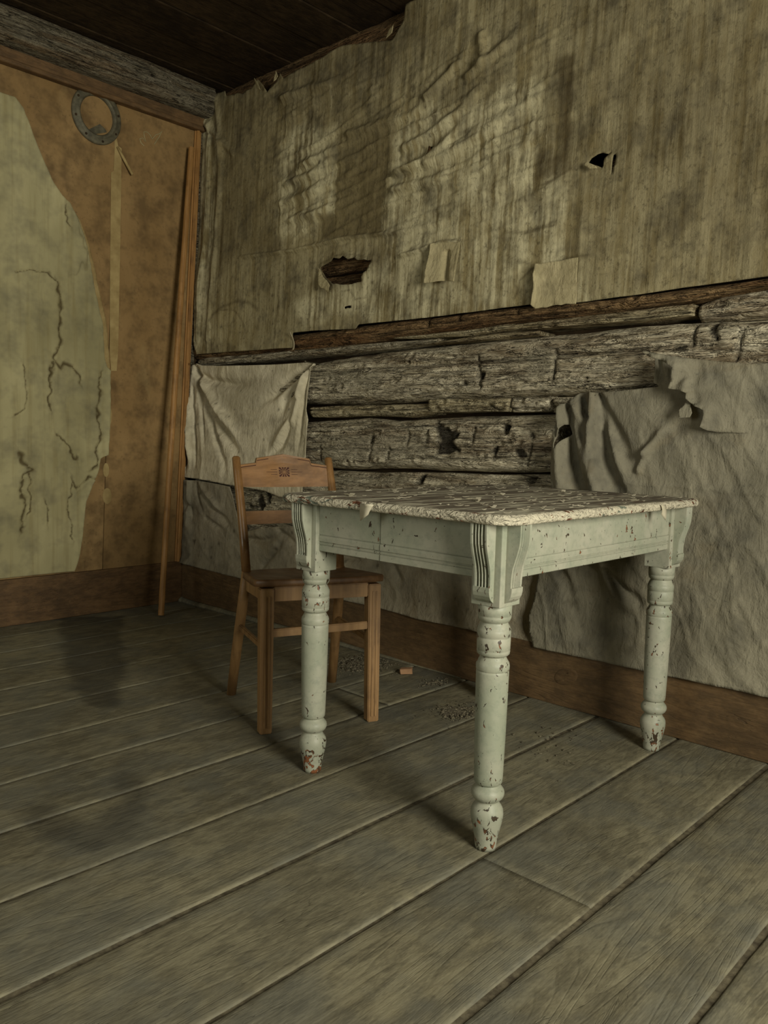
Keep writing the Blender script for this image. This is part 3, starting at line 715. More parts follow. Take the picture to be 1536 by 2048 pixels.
def cover_dark(U, V):
    m = 0.42 * poly_mask(U, V, dk_col, 0.012, 0.02, 8, 6) * (1 - sstep(2.0, 2.4, V)) + 0.22 * poly_mask(U, V, dk_left, 0.06, 0.06, 6, 7)
    for p, w, sft, rg in ((dk_drip, 0.85, 0.02, 0.04), (dk_h4, 0.9, 0.006, 0.01), (dk_line, 0.8, 0.006, 0.012), (vignette_topr, 0.46, 0.25, 0.2), (dk_top, 0.45, 0.12, 0.1)):
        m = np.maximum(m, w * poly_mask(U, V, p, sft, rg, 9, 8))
    for p, w in ((arc, 0.010), (arc2, 0.004), (drip2, 0.006), (drip3, 0.005), (drip4, 0.004), (WR([(1078, 537), (1110, 526), (1150, 517), (1181, 513)]), 0.007), (WR([(870, 489), (885, 483), (930, 485)]), 0.006), (WR([(1012, 464), (1050, 466), (1118, 446)]), 0.007), (WR([(640, 530), (690, 508), (735, 515)]), 0.006)): m = np.maximum(m, 0.62 * line_mask(U, V, p, w))
    hd = seg_dist(U, V, hole1, True)[0]; m = np.maximum(m, 0.5 * np.exp(-hd / 0.012))
    r = np.random.default_rng(8)
    for k in range(70):                                                        # nail and fly specks
        a = r.uniform(0.05, 3.4); b = r.uniform(1.35, 2.6); m = np.maximum(m, np.exp(-((U - a) ** 2 + (V - b) ** 2) / r.uniform(0.003, 0.008) ** 2))
    return np.clip(m, 0, 1)
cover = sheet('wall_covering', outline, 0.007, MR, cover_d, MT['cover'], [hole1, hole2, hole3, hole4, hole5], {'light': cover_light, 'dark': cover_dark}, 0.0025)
tag(cover, 'wrinkled streaked cloth wall covering with a torn hole above the logs', 'wall covering')

def flap(name, outl, dfun, mat, parent=None, res=0.004, dark=None):
    o = sheet(name, outl, res, MR, dfun, mat, (), {'dark': dark or (lambda U, V: 0 * U), 'light': lambda U, V: 0.4 + 0 * U}, 0.0015)
    if parent is not None:
        loc = o.location.copy(); o.parent = parent; o.location = loc - parent.location
    return o
tl = wr((645, 538))
flap('torn_flap', roughen(WR([(644, 536), (655, 555), (669, 569), (672, 574), (668, 588), (662, 580), (654, 578), (648, 571), (645, 552)]), 0.001, 0.02, 4),
     lambda U, V: 0.022 + 0.02 * sstep(0, 0.1, tl[1] - V) - 0.06 * np.clip(U - tl[0], 0, 1) + 0.003 * fbm(U * 60, V * 60, 3, 2), MT['patch'], cover)
tr_ = wr((586, 668))
flap('torn_flap', WR([(585, 669), (590, 665), (592, 675), (596, 700), (588, 702), (586, 690)]), lambda U, V: 0.02 + 0.02 * np.sin((V - tr_[1]) * 30) + 0.5 * (U - tr_[0]), MT['canvas'], cover)
h2 = wr((1178, 328))
flap('torn_flap', WR([(1176, 330), (1180, 327), (1200, 336), (1203, 341), (1188, 342), (1176, 335)]), lambda U, V: 0.022 + 0.25 * np.clip(h2[1] - V, 0, 1), MT['patch'], cover)
h4 = wr((866, 294))
flap('torn_flap', WR([(864, 294), (871, 297), (868, 305), (860, 314)]), lambda U, V: 0.02 + 0.8 * np.clip(U - h4[0], 0, 1), MT['logbrown'], cover)
for pts in ([(519, 160), (527, 168), (539, 187), (528, 184)], [(563, 146), (568, 158), (558, 168)], [(783, 84), (792, 68), (805, 60), (800, 75)]):
    a0 = wr(pts[0]); flap('torn_flap', WR(pts), lambda U, V, a0=a0: 0.03 + 0.3 * np.abs(U - a0[0]) + 0.1 * np.clip(V - a0[1] + 0.05, 0, 1), MT['patch'], cover)

# paper patches
pa = WR([(872, 490), (885, 487), (927, 486), (926, 530), (925, 567), (912, 566), (903, 564), (885, 568), (868, 571), (869, 530)])
pm = wr((902, 500)); pb0 = wr((905, 565))
def pa_d(U, V):
    d = 0.024 + 0.030 * sstep(0.0, 0.17, pm[1] + 0.02 - V) + 0.014 * np.exp(-np.clip(U - wr((869, 530))[0], 0, 1) / 0.02)
    return d - fold(U, V, [pm, ((pm[0] + pb0[0]) / 2, (pm[1] + pb0[1]) / 2), pb0], 0.012, 0.022, 0.018, 0.4, 0, 0) + 0.002 * fbm(U * 30, V * 30, 2, 3)
o = flap('paper_patch', roughen(pa, 0.0008, 0.02, 5), pa_d, MT['patch']); tag(o, 'small tan paper patch with a vertical pleat hanging on the wall covering', 'paper patch')
pb = WR([(1081, 532), (1110, 527), (1163, 518), (1161, 560), (1159, 609), (1140, 611), (1110, 614), (1081, 620), (1075, 612), (1078, 570)])
e0 = wr((1078, 570))
o = flap('paper_patch', roughen(pb, 0.0012, 0.015, 6), lambda U, V: 0.024 + 0.028 * np.exp(-np.clip(U - e0[0] + 0.01, 0, 1) / 0.02) + 0.003 * fbm(U * 20, V * 20, 7, 3), MT['patch'],
         dark=lambda U, V: 0.35 * line_mask(U, V, WR([(1096, 575), (1105, 570), (1112, 580), (1104, 590), (1094, 585)]), 0.012))
tag(o, 'square tan paper patch overlapping the brown log at the covering\'s lower edge', 'paper patch')
# raised rims of the torn seams
for pts, w in (([(1078, 536), (1110, 526), (1150, 517), (1181, 513)], 0.006), ):
    pass

# left upper cloth, pinned at the corner and at a nail
c1 = [(396, 727), (406, 731), (450, 732), (497, 731), (560, 729), (622, 725), (626, 727), (623, 757), (618, 796), (616, 817), (621, 840), (619, 856), (617, 890), (616, 916), (615, 985), (612, 1000), (566, 993), (535, 981), (517, 978), (490, 973), (465, 970), (430, 963), (397, 957)]
c1u = [(max(a, 0.004), b) for a, b in WR(c1)] + [(0.004, wr((397, 958))[1] + 0.004), (0.004, 1.28)]
F1 = [(WR(p), w, a, w1) for p, w, a, w1 in (
    ([(395, 738), (412, 790), (440, 845), (470, 890), (492, 920)], 0.018, -0.030, 0.03), ([(394, 745), (425, 760), (470, 768), (520, 760)], 0.016, -0.016, 0.03),
    ([(398, 760), (418, 830), (436, 880), (455, 935), (462, 965)], 0.014, -0.022, 0.022), ([(400, 750), (430, 800), (465, 850), (487, 890)], 0.02, 0.020, 0.03),
    ([(622, 729), (585, 762), (545, 795), (510, 812)], 0.012, -0.020, 0.03), ([(623, 732), (600, 765), (575, 800), (560, 850)], 0.012, -0.018, 0.03), ([(622, 735), (605, 790), (590, 840), (550, 900), (530, 920)], 0.014, 0.018, 0.03),
    ([(622, 740), (612, 800), (606, 860), (602, 910)], 0.01, -0.014, 0.014), ([(600, 800), (585, 850), (570, 890), (535, 920)], 0.014, -0.014, 0.02),
    ([(388, 780), (392, 860), (396, 950)], 0.012, -0.02, 0.012), ([(380, 800), (383, 880), (386, 950)], 0.01, 0.018, 0.01), ([(402, 790), (408, 850), (412, 900)], 0.01, -0.012, 0.012), ([(372, 850), (376, 900), (378, 960)], 0.01, -0.014, 0.01))]
slit0 = wr((397, 958))
def c1d(U, V):
    d = 0.008 + 0.008 * fbm(U * 3, V * 3, 21, 3) + 0.002 * fbm(U * 22, V * 16, 22, 3)
    for p, w, a, w1 in F1: d = d + 1.6 * fold(U, V, p, w, a, w1, 0.5, 0.6)
    d = d + 0.006 * wrinkle(U, V, 9, 2.5, 23, 2) * (U < 0.35) + 0.004 * wrinkle(U, V, 14, 3, 27, -3) * sstep(0.75, 0.95, U)
    return d + 0.014 * np.exp(-np.clip(V - 0.72, 0, 1) / 0.06)
def c1dark(U, V):
    m = 0.25 * poly_mask(U, V, WR([(428, 745), (500, 760), (560, 740), (540, 790), (480, 830), (430, 810)]), 0.03, 0.06, 8, 5)
    for p in ([(455, 810), (462, 845), (470, 870), (485, 895), (492, 918)], [(535, 755), (540, 770), (537, 785)], [(460, 862), (466, 880), (458, 892)]): m = np.maximum(m, 0.45 * line_mask(U, V, WR(p), 0.004))
    m = np.maximum(m, line_mask(U, V, WR([(397, 959), (430, 964), (466, 971)]), 0.004))
    r = np.random.default_rng(3)
    for k in range(16):
        a = r.uniform(0.02, 0.95); b = r.uniform(0.75, 1.25); m = np.maximum(m, np.exp(-((U - a) ** 2 + (V - b) ** 2) / 0.006 ** 2))
    return m
o = sheet('hanging_cloth', c1u, 0.006, MR, c1d, MT['canvas'], (), {'dark': c1dark}, 0.0025)
tag(o, 'cream cloth pinned at two corners on the logs behind the chair back', 'cloth')

# lower left cloth, behind the chair and on under the table
c2 = [(399, 961), (430, 966), (465, 973), (472, 990), (480, 1030), (488, 1066), (510, 1060), (532, 1055), (580, 1052), (640, 1060), (700, 1075), (780, 1090), (900, 1105), (1000, 1120), (1060, 1130), (1110, 1140), (1120, 1200), (1100, 1293)]
c2b = [(1020, 1279), (944, 1256), (840, 1235), (800, 1222), (753, 1211), (674, 1194), (560, 1171), (480, 1153), (420, 1139), (366, 1124)]
c2u = [(max(a, 0.003), b) for a, b in WR(c2 + c2b)] + [(0.003, wr((399, 961))[1] - 0.002)]
F2 = [(WR(p), w, a, w1) for p, w, a, w1 in (
    ([(400, 968), (425, 1005), (455, 1040), (478, 1068)], 0.012, -0.018, 0.02), ([(398, 975), (405, 1010), (412, 1030)], 0.01, -0.014, 0.012), ([(402, 970), (432, 1000), (458, 1050)], 0.014, 0.014, 0.02),
    ([(416, 1035), (440, 1052), (458, 1062)], 0.012, -0.012, 0.014), ([(490, 1075), (530, 1080), (570, 1070)], 0.014, -0.014, 0.02), ([(530, 1130), (560, 1095), (580, 1065)], 0.014, -0.012, 0.02), ([(565, 1060), (585, 1075), (610, 1100)], 0.012, -0.01, 0.02),
    ([(675, 1108), (725, 1118), (735, 1130)], 0.01, -0.014, 0.012), ([(790, 1125), (805, 1150), (815, 1168)], 0.012, -0.012, 0.014), ([(690, 1110), (700, 1170), (690, 1190)], 0.02, 0.01, 0.02),
    ([(380, 985), (388, 1020), (392, 1045)], 0.01, -0.012, 0.012), ([(388, 960), (386, 1010), (376, 1070)], 0.012, 0.014, 0.014))]
def c2d(U, V):
    d = 0.016 - 0.014 * sstep(2.05, 2.2, U) + 0.010 * fbm(U * 3, V * 3, 31, 3) + 0.004 * fbm(U * 14, V * 12, 32, 4)
    for p, w, a, w1 in F2: d = d + 1.4 * fold(U, V, p, w, a, w1, 0.5, 0.6)
    return d + 0.004 * wrinkle(U, V, 6, 8, 33, 5) + 0.012 * (1 - sstep(0.2, 0.26, V))
def c2dark(U, V):
    m = 0.6 * poly_mask(U, V, WR([(362, 1060), (375, 1070), (390, 1110), (380, 1125), (362, 1122)]), 0.01, 0.03, 12, 4)
    m = np.maximum(m, 0.9 * poly_mask(U, V, WR([(390, 1079), (396, 1080), (394, 1090)]), 0.005, 0.004, 40, 4))
    m = np.maximum(m, 0.4 * line_mask(U, V, WR([(457, 995), (460, 1050), (456, 1080), (455, 1110)]), 0.005))
    m = np.maximum(m, 0.35 * poly_mask(U, V, WR([(880, 1150), (935, 1150), (935, 1240), (900, 1235)]), 0.03, 0.05, 8, 4))
    r = np.random.default_rng(6)
    for k in range(26):
        a = r.uniform(0.02, 2.2); b = r.uniform(0.25, 0.65); m = np.maximum(m, np.exp(-((U - a) ** 2 + (V - b) ** 2) / r.uniform(0.004, 0.010) ** 2))
    return m
o = sheet('hanging_cloth', c2u, 0.0065, MR, c2d, MT['canvasg'], (), {'dark': c2dark}, 0.0025)
tag(o, 'grey creased cloth above the baseboard behind the chair seat and under the table', 'cloth')

# right cloth, gathered at a nail, hanging to the baseboard
c3 = [(1065, 1229), (1074, 1205), (1082, 1170), (1085, 1142), (1100, 1060), (1117, 976), (1118, 934), (1122, 896), (1124, 865), (1131, 824), (1129, 815), (1146, 806), (1160, 796), (1171, 788), (1190, 786), (1206, 787), (1270, 781), (1331, 774),
      (1316, 767), (1319, 740), (1318, 716), (1345, 722), (1372, 734), (1384, 750), (1415, 785), (1460, 835)]
c3b = [(1440, 1367), (1335, 1346), (1290, 1336), (1150, 1307), (1075, 1292), (1066, 1260)]
q = WR(c3); qb = WR(c3b)
c3u = q + [(3.4, q[-1][1] - 0.02), (4.95, q[-1][1] - 0.02), (4.95, qb[0][1])] + qb
F3 = [(WR(p), w, a, w1) for p, w, a, w1 in (
    ([(1208, 792), (1214, 850), (1224, 910), (1240, 985), (1255, 1060)], 0.014, -0.055, 0.040), ([(1206, 790), (1200, 850), (1200, 920), (1210, 985), (1215, 1060)], 0.018, 0.035, 0.035),
    ([(1210, 790), (1235, 850), (1262, 910), (1272, 938)], 0.012, -0.032, 0.028), ([(1209, 790), (1228, 860), (1248, 930), (1268, 1000)], 0.018, 0.026, 0.03),
    ([(1148, 815), (1152, 870), (1160, 930), (1172, 985), (1176, 1060)], 0.012, -0.045, 0.026), ([(1140, 820), (1136, 880), (1138, 950), (1142, 1030)], 0.016, 0.024, 0.028), ([(1155, 815), (1172, 860), (1190, 900)], 0.012, -0.018, 0.018), ([(1160, 815), (1180, 900), (1190, 980)], 0.018, 0.022, 0.025),
    ([(1128, 830), (1132, 860), (1134, 890)], 0.008, -0.018, 0.01), ([(1175, 800), (1182, 820), (1200, 850)], 0.012, -0.022, 0.012),
    ([(1120, 1125), (1140, 1160), (1158, 1222)], 0.016, -0.022, 0.02), ([(1225, 1140), (1260, 1180), (1302, 1216)], 0.016, -0.028, 0.022), ([(1215, 1120), (1250, 1180), (1290, 1225)], 0.03, 0.024, 0.03), ([(1185, 1120), (1200, 1200), (1195, 1300)], 0.05, -0.035, 0.06),
    ([(1325, 720), (1330, 745), (1333, 772)], 0.008, -0.016, 0.01), ([(1352, 730), (1358, 755), (1364, 780)], 0.012, -0.016, 0.014), ([(1300, 905), (1320, 880), (1350, 840)], 0.012, 0.012, 0.015), ([(1285, 940), (1300, 905), (1312, 880)], 0.01, 0.012, 0.012))]
e3 = wr((1118, 934))
def c3d(U, V):
    d = 0.030 + 0.010 * fbm(U * 2.4, V * 2.6, 41, 3) + 0.004 * fbm(U * 11, V * 10, 42, 4)
    for p, w, a, w1 in F3: d = d + 1.35 * fold(U, V, p, w, a, w1, 0.4, 1.0)
    d = d + 0.005 * wrinkle(U, V, 7, 6, 43, 8) + 0.004 * np.exp(-((V - (0.80 - 0.02 * (U - 2.4))) / 0.006) ** 2) * (U > 2.5)
    d = d + 0.02 * np.exp(-np.clip(U - e3[0], 0, 1) / 0.05) * (V > 0.5)
    lo = 0.018; return np.where(d < lo, lo + 0.25 * (d - lo), d)
def c3dark(U, V):
    m = 0.3 * poly_mask(U, V, WR([(1362, 788), (1396, 792), (1380, 830), (1350, 840), (1330, 830)]), 0.02, 0.04, 9, 5)  # shadow below the rip, painted into the cloth colour
    m = np.maximum(m, 0.9 * poly_mask(U, V, WR([(1199, 918), (1203, 920), (1200, 955), (1198, 950)]), 0.004, 0.003, 30, 5))
    m = np.maximum(m, 0.5 * line_mask(U, V, WR([(1135, 1205), (1142, 1200), (1148, 1212), (1158, 1200), (1160, 1222)]), 0.006))
    m = np.maximum(m, 0.35 * poly_mask(U, V, WR([(1345, 1230), (1400, 1215), (1395, 1300), (1370, 1350), (1350, 1300)]), 0.03, 0.05, 8, 9))
    m = np.maximum(m, 0.5 * line_mask(U, V, WR([(1370, 1130), (1372, 1180), (1366, 1220)]), 0.003))
    return m
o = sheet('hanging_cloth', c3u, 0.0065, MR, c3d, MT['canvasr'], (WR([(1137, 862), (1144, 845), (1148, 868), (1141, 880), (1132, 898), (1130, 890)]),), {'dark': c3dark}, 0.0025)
tag(o, 'heavy grey cloth with deep vertical folds hanging behind the table\'s right end', 'cloth')
# torn overlapping cloth at the right
c4 = [(1313, 709), (1330, 719), (1345, 725), (1371, 739), (1377, 738), (1371, 741), (1366, 762), (1362, 781), (1380, 783), (1396, 788), (1394, 800), (1402, 808), (1411, 815), (1420, 818), (1429, 823), (1427, 833), (1420, 856), (1430, 862), (1446, 865)]
q = WR(c4); qt = WR([(1509, 731), (1440, 725), (1371, 718), (1335, 712), (1318, 708)])
c4u = roughen(q, 0.0006, 0.03, 2, False) + [q[-1]] + [(3.3, q[-1][1] - 0.01), (4.95, q[-1][1] - 0.01), (4.95, qt[0][1] - 0.01)] + qt
e4 = q[:-2]
def c4d(U, V):
    dd = seg_dist(U, V, e4)[0]
    d = c3d(U, V) + 0.050 * np.exp(-dd / 0.05) - 0.004 + 0.02 * sstep(1.0, 1.12, V)
    d = d + 0.018 * np.exp(-np.clip(wr((1371, 718))[1] - V, 0, 1) / 0.03) * (U < 2.75)
    d = d + fold(U, V, WR([(1397, 790), (1392, 770), (1400, 750)]), 0.014, 0.014, 0.016) + fold(U, V, WR([(1411, 815), (1402, 780), (1412, 745)]), 0.014, -0.012, 0.016)
    return d - 0.012 * sstep(0.1, 0.4, dd) * 0
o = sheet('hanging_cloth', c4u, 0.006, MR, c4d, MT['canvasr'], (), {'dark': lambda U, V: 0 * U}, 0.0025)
tag(o, 'torn upper layer of grey cloth with a stepped rip below the logs', 'cloth')
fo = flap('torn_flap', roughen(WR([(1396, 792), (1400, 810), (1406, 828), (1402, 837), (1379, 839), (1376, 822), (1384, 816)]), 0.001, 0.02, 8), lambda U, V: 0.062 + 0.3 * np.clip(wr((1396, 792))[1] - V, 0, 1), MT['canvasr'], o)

# small nails that pin the cloths
for k, (p, lab) in enumerate((((625, 726), 'small dark nail at the right top corner of the cream cloth'), ((1202, 791), 'small dark nail at the gathered top of the heavy grey cloth'), ((396, 729), 'small dark nail at the cream cloth\'s corner by the left wall'))):
    u, v = wr(p); V_, F_ = tube([(LEAN * v + 0.05, -u, v), (LEAN * v - 0.042, -u, v + 0.002), (LEAN * v - 0.043, -u, v + 0.002), (LEAN * v - 0.047, -u, v + 0.002)], [0.0022, 0.0022, 0.006, 0.0055], 10)
    tag(mesh('nail', V_, F_, MT['metal'], None, True), lab, 'nail', 'nails pinning the cloths')

# ------------------------------------------------------------------ left wall
wall_left = empty('wall_left', (-2, 0, 0), 'brown building board wall'); wall_left['kind'] = 'structure'
seam_t = wl((233, 190)); seam_b = wl((205, 1142))
def quad_prism(name, p, d0, d1, mat, parent):
    """prism on the left wall from a list of (x, z) points between depths d0 (back) and d1 (front)"""
    n = len(p); V = [(x, -d0, z) for x, z in p] + [(x, -d1, z) for x, z in p]
    F = [tuple(range(n)), tuple(range(2 * n - 1, n - 1, -1))] + [(i, n + i, n + (i + 1) % n, (i + 1) % n) for i in range(n)]
    bm = bmesh.new(); vs_ = [bm.verts.new(v) for v in V]
    for f in F: bm.faces.new([vs_[i] for i in f])
    o = from_bm(name, bm, mat)
    return child(o, parent) if parent else o
quad_prism('backing_boards', [(ROOM_X, -0.03), (0.25, -0.03), (0.25, CEIL), (ROOM_X, CEIL)], -0.12, -0.012, MT['dark'], wall_left)
sx = lambda z: seam_b[0] + (seam_t[0] - seam_b[0]) * (z - seam_b[1]) / (seam_t[1] - seam_b[1])
quad_prism('wall_panel', [(sx(0) + 0.0015, 0.0), (0.0, 0.0), (LEAN * 2.7, 2.7), (sx(2.7) + 0.0015, 2.7)], -0.012, 0.0, MT['board'], wall_left)
quad_prism('wall_panel', [(sx(0) - 1.22, 0.0), (sx(0) - 0.0015, 0.0), (sx(2.7) - 0.0015, 2.7), (sx(2.7) - 1.22, 2.7)], -0.012, -0.001, MT['board'], wall_left)
quad_prism('wall_panel', [(ROOM_X, 0.0), (sx(0) - 1.224, 0.0), (sx(2.7) - 1.224, 2.7), (ROOM_X, 2.7)], -0.012, -0.001, MT['board'], wall_left)
tp = WL([(228, 250), (236, 292), (243, 297), (240, 500), (236, 700), (233, 742), (222, 742), (219, 700), (220, 520), (222, 345), (227, 342), (229, 300)])
o = quad_prism('seam_tape', tp, 0.0, 0.002, MT['tape'], wall_left)
# low oval stain marks of glue on the seam
for (cx, cy, a, b) in ((214, 992, 9, 16), (212, 940, 6, 14), (217, 832, 7, 20)):
    pts = WL([(cx + a * math.cos(t), cy + b * math.sin(t)) for t in np.linspace(0, 2 * math.pi, 18)[:-1]])
    quad_prism('glue_patch', pts, 0.0, 0.0012, MT['tape'], wall_left)

lp = [(26, 195), (44, 219), (58, 256), (72, 294), (88, 330), (106, 369), (122, 392), (137, 407), (148, 428), (157, 448), (167, 476), (174, 503), (180, 540), (186, 578), (195, 618), (203, 650), (204, 680), (206, 715), (211, 735), (218, 742), (218, 800), (217, 850), (214, 910), (204, 913), (198, 917), (195, 938), (183, 970), (169, 1003), (165, 1040), (162, 1074), (156, 1110), (149, 1135), (146, 1148)]
pz = wl((146, 1149))
lpu = roughen(WL(lp), 0.0008, 0.02, 3, False) + [(pz[0], 0.225), (-1.7, 0.225), (-1.7, 2.45), (wl((0, 190))[0] - 0.05, wl((20, 190))[1])]
cracks = [WL(p) for p in ([(113, 560), (118, 600), (122, 640), (118, 680), (112, 700), (105, 712), (108, 728), (122, 738), (130, 728), (142, 732), (150, 740), (157, 748), (162, 768)],
                          [(104, 725), (100, 760), (98, 800), (100, 820)], [(201, 745), (198, 775), (196, 800), (194, 830), (200, 850), (202, 868), (196, 885), (190, 897), (196, 915), (192, 932), (182, 938)],
                          [(36, 905), (45, 925), (64, 937), (50, 950), (41, 965), (42, 990), (48, 1010), (44, 1040), (42, 1060)], [(60, 945), (56, 975), (60, 1000), (54, 1030)], [(44, 730), (48, 765), (52, 800), (46, 820), (28, 830)],
                          [(30, 545), (60, 540), (95, 548), (113, 562)], [(130, 410), (130, 430), (136, 450)], [(140, 952), (146, 970), (152, 976), (162, 970), (178, 955), (186, 955)], [(112, 868), (135, 892), (150, 920), (155, 912)], [(140, 970), (135, 1000), (142, 1080)], [(90, 1000), (96, 1020), (94, 1050)])]
crw = [0.008, 0.005, 0.008, 0.009, 0.004, 0.004, 0.004, 0.003, 0.005, 0.004, 0.003, 0.004]
edge_l = WL(lp)
def wob(U, V, s): return U + 0.016 * fbm(U * 26, V * 30, s, 4), V + 0.012 * fbm(U * 26, V * 26, s + 3, 4)
def paper_d(U, V):
    d = 0.006 + 0.004 * fbm(U * 3, V * 3, 61, 3) + 0.0015 * fbm(U * 20, V * 14, 62, 4)
    dd = seg_dist(U, V, edge_l)[0]; d = d + 0.012 * np.exp(-dd / 0.03)
    U2, V2 = wob(U, V, 63)
    for c, w in zip(cracks, crw):
        x, _, _, _, sg = seg_dist(U2, V2, c); d = d + 0.010 * np.exp(-(x / 0.018)) * np.where(sg > 0, 1, 0.3) - 0.014 * np.exp(-(x / w) ** 2)
    return np.maximum(d, 0.0015)
def paper_dark(U, V):
    U2, V2 = wob(U, V, 63); m = 0 * U
    for c, w in zip(cracks, crw):
        x, _, _, t, _ = seg_dist(U2, V2, c); ww = w * (0.25 + 2.2 * np.abs(fbm(U * 14, V * 14, 66, 3))); m = np.maximum(m, np.exp(-(x / ww) ** 2))
    m = np.maximum(m, 0.5 * np.clip(1 - np.abs(fbm(U * 6, V * 2.2, 71, 4)) * 30, 0, 1) * sstep(0.0, 0.3, fbm(U * 2, V * 2, 72, 2)))
    return np.clip(m, 0, 1)
o = sheet('peeling_wallpaper', lpu, 0.0048, ML, paper_d, MT['paper'], (), {'dark': paper_dark}, 0.0015)
tag(o, 'large peeling sheet of cracked yellowed paper on the left wall', 'wallpaper')

ul = [(137, 407), (160, 440), (178, 490), (190, 540), (200, 590), (212, 640), (216, 680), (220, 738), (212, 736), (206, 715), (200, 640), (190, 610), (180, 560), (170, 510), (150, 450)]
un = sheet('under_layer', roughen(WL(ul), 0.0008, 0.02, 9), 0.006, ML, lambda U, V: 0.0022 + 0.0008 * fbm(U * 9, V * 9, 3, 2), MT['tape'], (), {}, 0.0012)
loc_ = un.location.copy(); un.parent = o; un.location = loc_ - o.location

# corner moulding, ceiling moulding, beam
def strip(name, x0, x1, z0, z1, d, mat, lean=True, bev=0.006):
    bm = bmesh.new(); s0 = LEAN * z0 if lean else 0; s1 = LEAN * z1 if lean else 0
    c = [(x0 + s0, 0, z0), (x1 + s0, 0, z0), (x1 + s0, -d, z0), (x0 + s0, -d, z0), (x0 + s1, 0, z1), (x1 + s1, 0, z1), (x1 + s1, -d, z1), (x0 + s1, -d, z1)]
    v = [bm.verts.new(p) for p in c]
    for f in ((0, 1, 2, 3), (7, 6, 5, 4), (0, 4, 5, 1), (1, 5, 6, 2), (2, 6, 7, 3), (3, 7, 4, 0)): bm.faces.new([v[i] for i in f])
    bmesh.ops.bevel(bm, geom=[e for e in bm.edges if abs(e.verts[0].co.z - e.verts[1].co.z) > 0.5], offset=bev, segments=3, affect='EDGES')
    return from_bm(name, bm, mat)
t1 = empty('trim_1', (0, -0.02, 0.22), 'orange brown corner moulding between the left wall and the log wall'); t1['kind'] = 'structure'
child(strip('moulding_board', -0.052, -0.012, 0.22, 2.53, 0.016, MT['trim']), t1)
child(strip('moulding_bead', -0.046, -0.030, 0.22, 2.53, 0.028, MT['trim'], bev=0.005), t1)
child(strip('corner_fillet', -0.014, 0.010, 0.22, 2.53, 0.012, MT['beam'], bev=0.003), t1)
t3 = empty('trim_3', (-2, -0.02, 2.5), 'brown moulding under the grey beam on the left wall'); t3['kind'] = 'structure'
child(from_bm('moulding_board', box_bm((ROOM_X, -0.030, 2.525), (0.13, -0.001, 2.60), 0.006, 2), MT['base']), t3)
child(from_bm('moulding_bead', box_bm((ROOM_X, -0.042, 2.512), (0.128, -0.001, 2.535), 0.008, 3), MT['base']), t3)
# beam: hewn grey log along the left wall under the ceiling
n = 150; t = np.linspace(-1, 1, 26)
Xs = np.linspace(ROOM_X, 0.13, n + 1); XX, TT = np.meshgrid(Xs, t, indexing='ij')
a = TT * math.pi * 0.5
ZZ = 2.655 + 0.075 * np.sign(np.sin(a)) * np.abs(np.sin(a)) ** 0.8; DD = 0.02 + 0.10 * np.cos(a) ** 0.35
DD = DD + 0.010 * fbm(XX * 2.5, TT * 2, 81, 4) + 0.006 * fbm(XX * 8, TT * 12, 82, 3) - 0.012 * np.exp(-((TT - 0.2 * fbm(XX * 1.2, XX * 0, 83, 2)) / 0.05) ** 2)
P = np.stack([XX, -DD, ZZ], -1).reshape(-1, 3); idx = np.arange(P.shape[0]).reshape(n + 1, 26)
F = [(idx[i, j], idx[i + 1, j], idx[i + 1, j + 1], idx[i, j + 1]) for i in range(n) for j in range(25)] + [tuple(idx[-1]), tuple(idx[0][::-1])]
o = mesh('ceiling_beam', P, F, MT['beam'], None, True, {'rot': np.zeros(len(P)), 'pale': np.zeros(len(P))})
tag(o, 'grey weathered round beam along the top of the left wall', kind='structure')

# baseboards
o = from_bm('baseboard_left', box_bm((ROOM_X, -0.022, 0.0), (-0.002, 0.01, 0.218), 0.003, 2), MT['base']); tag(o, 'brown baseboard along the left wall', kind='structure')
o = from_bm('baseboard_right', box_bm((-0.006, -UMAX, 0.0), (0.045, -0.024, 0.204), 0.003, 2), MT['basey']); tag(o, 'brown baseboard under the log wall', kind='structure')
ym = -1.95
V, F = [], []
ns = 60
for i in range(ns + 1):
    yy = -0.03 + (ym + 0.03) * i / ns; w = 0.026 + 0.006 * float(fbm(np.array(yy * 6.0), np.array(1.0), 91, 3)); hh = 0.020 + 0.005 * float(fbm(np.array(yy * 8.0), np.array(4.0), 92, 3))
    f = min(1, 2.2 * (1 - i / ns)) ; w *= max(0.25, f); hh *= max(0.25, f)
    V += [(-0.004, yy, 0.0), (-0.004 - w, yy, 0.0), (-0.004 - w * 0.9, yy, hh * 0.6), (-0.004 - w * 0.4, yy, hh), (-0.004, yy, hh * 1.1)]
for i in range(ns):
    for k in range(5): F.append((i * 5 + k, i * 5 + (k + 1) % 5, (i + 1) * 5 + (k + 1) % 5, (i + 1) * 5 + k))
F += [(0, 1, 2, 3, 4), tuple(ns * 5 + k for k in (4, 3, 2, 1, 0))]
o = mesh('trim_2', V, F, MT['floor'], None, True, {'stain': np.zeros(len(V))}); tag(o, 'dusty grey shoe strip at the foot of the right baseboard', kind='structure')
# knot in the right baseboard
kp = [wr((1135, 1352), 0.0)]
yk, zk = -kp[0][0], kp[0][1]
V = []; F = []
for r_, x_ in ((0.034, -0.0062), (0.030, -0.0085), (0.024, -0.0068), (0.016, -0.0088), (0.008, -0.0075), (0.001, -0.008)):
    for k in range(20):
        a = 2 * math.pi * k / 20; V.append((x_, yk + r_ * 1.35 * math.cos(a), zk + r_ * 0.9 * math.sin(a) - 0.012 * math.cos(a)))
for i in range(5):
    for k in range(20): F.append((i * 20 + k, i * 20 + (k + 1) % 20, (i + 1) * 20 + (k + 1) % 20, (i + 1) * 20 + k))
kn = mesh('wood_knot', V, F, MT['basey'], bpy.data.objects['baseboard_right'], True)

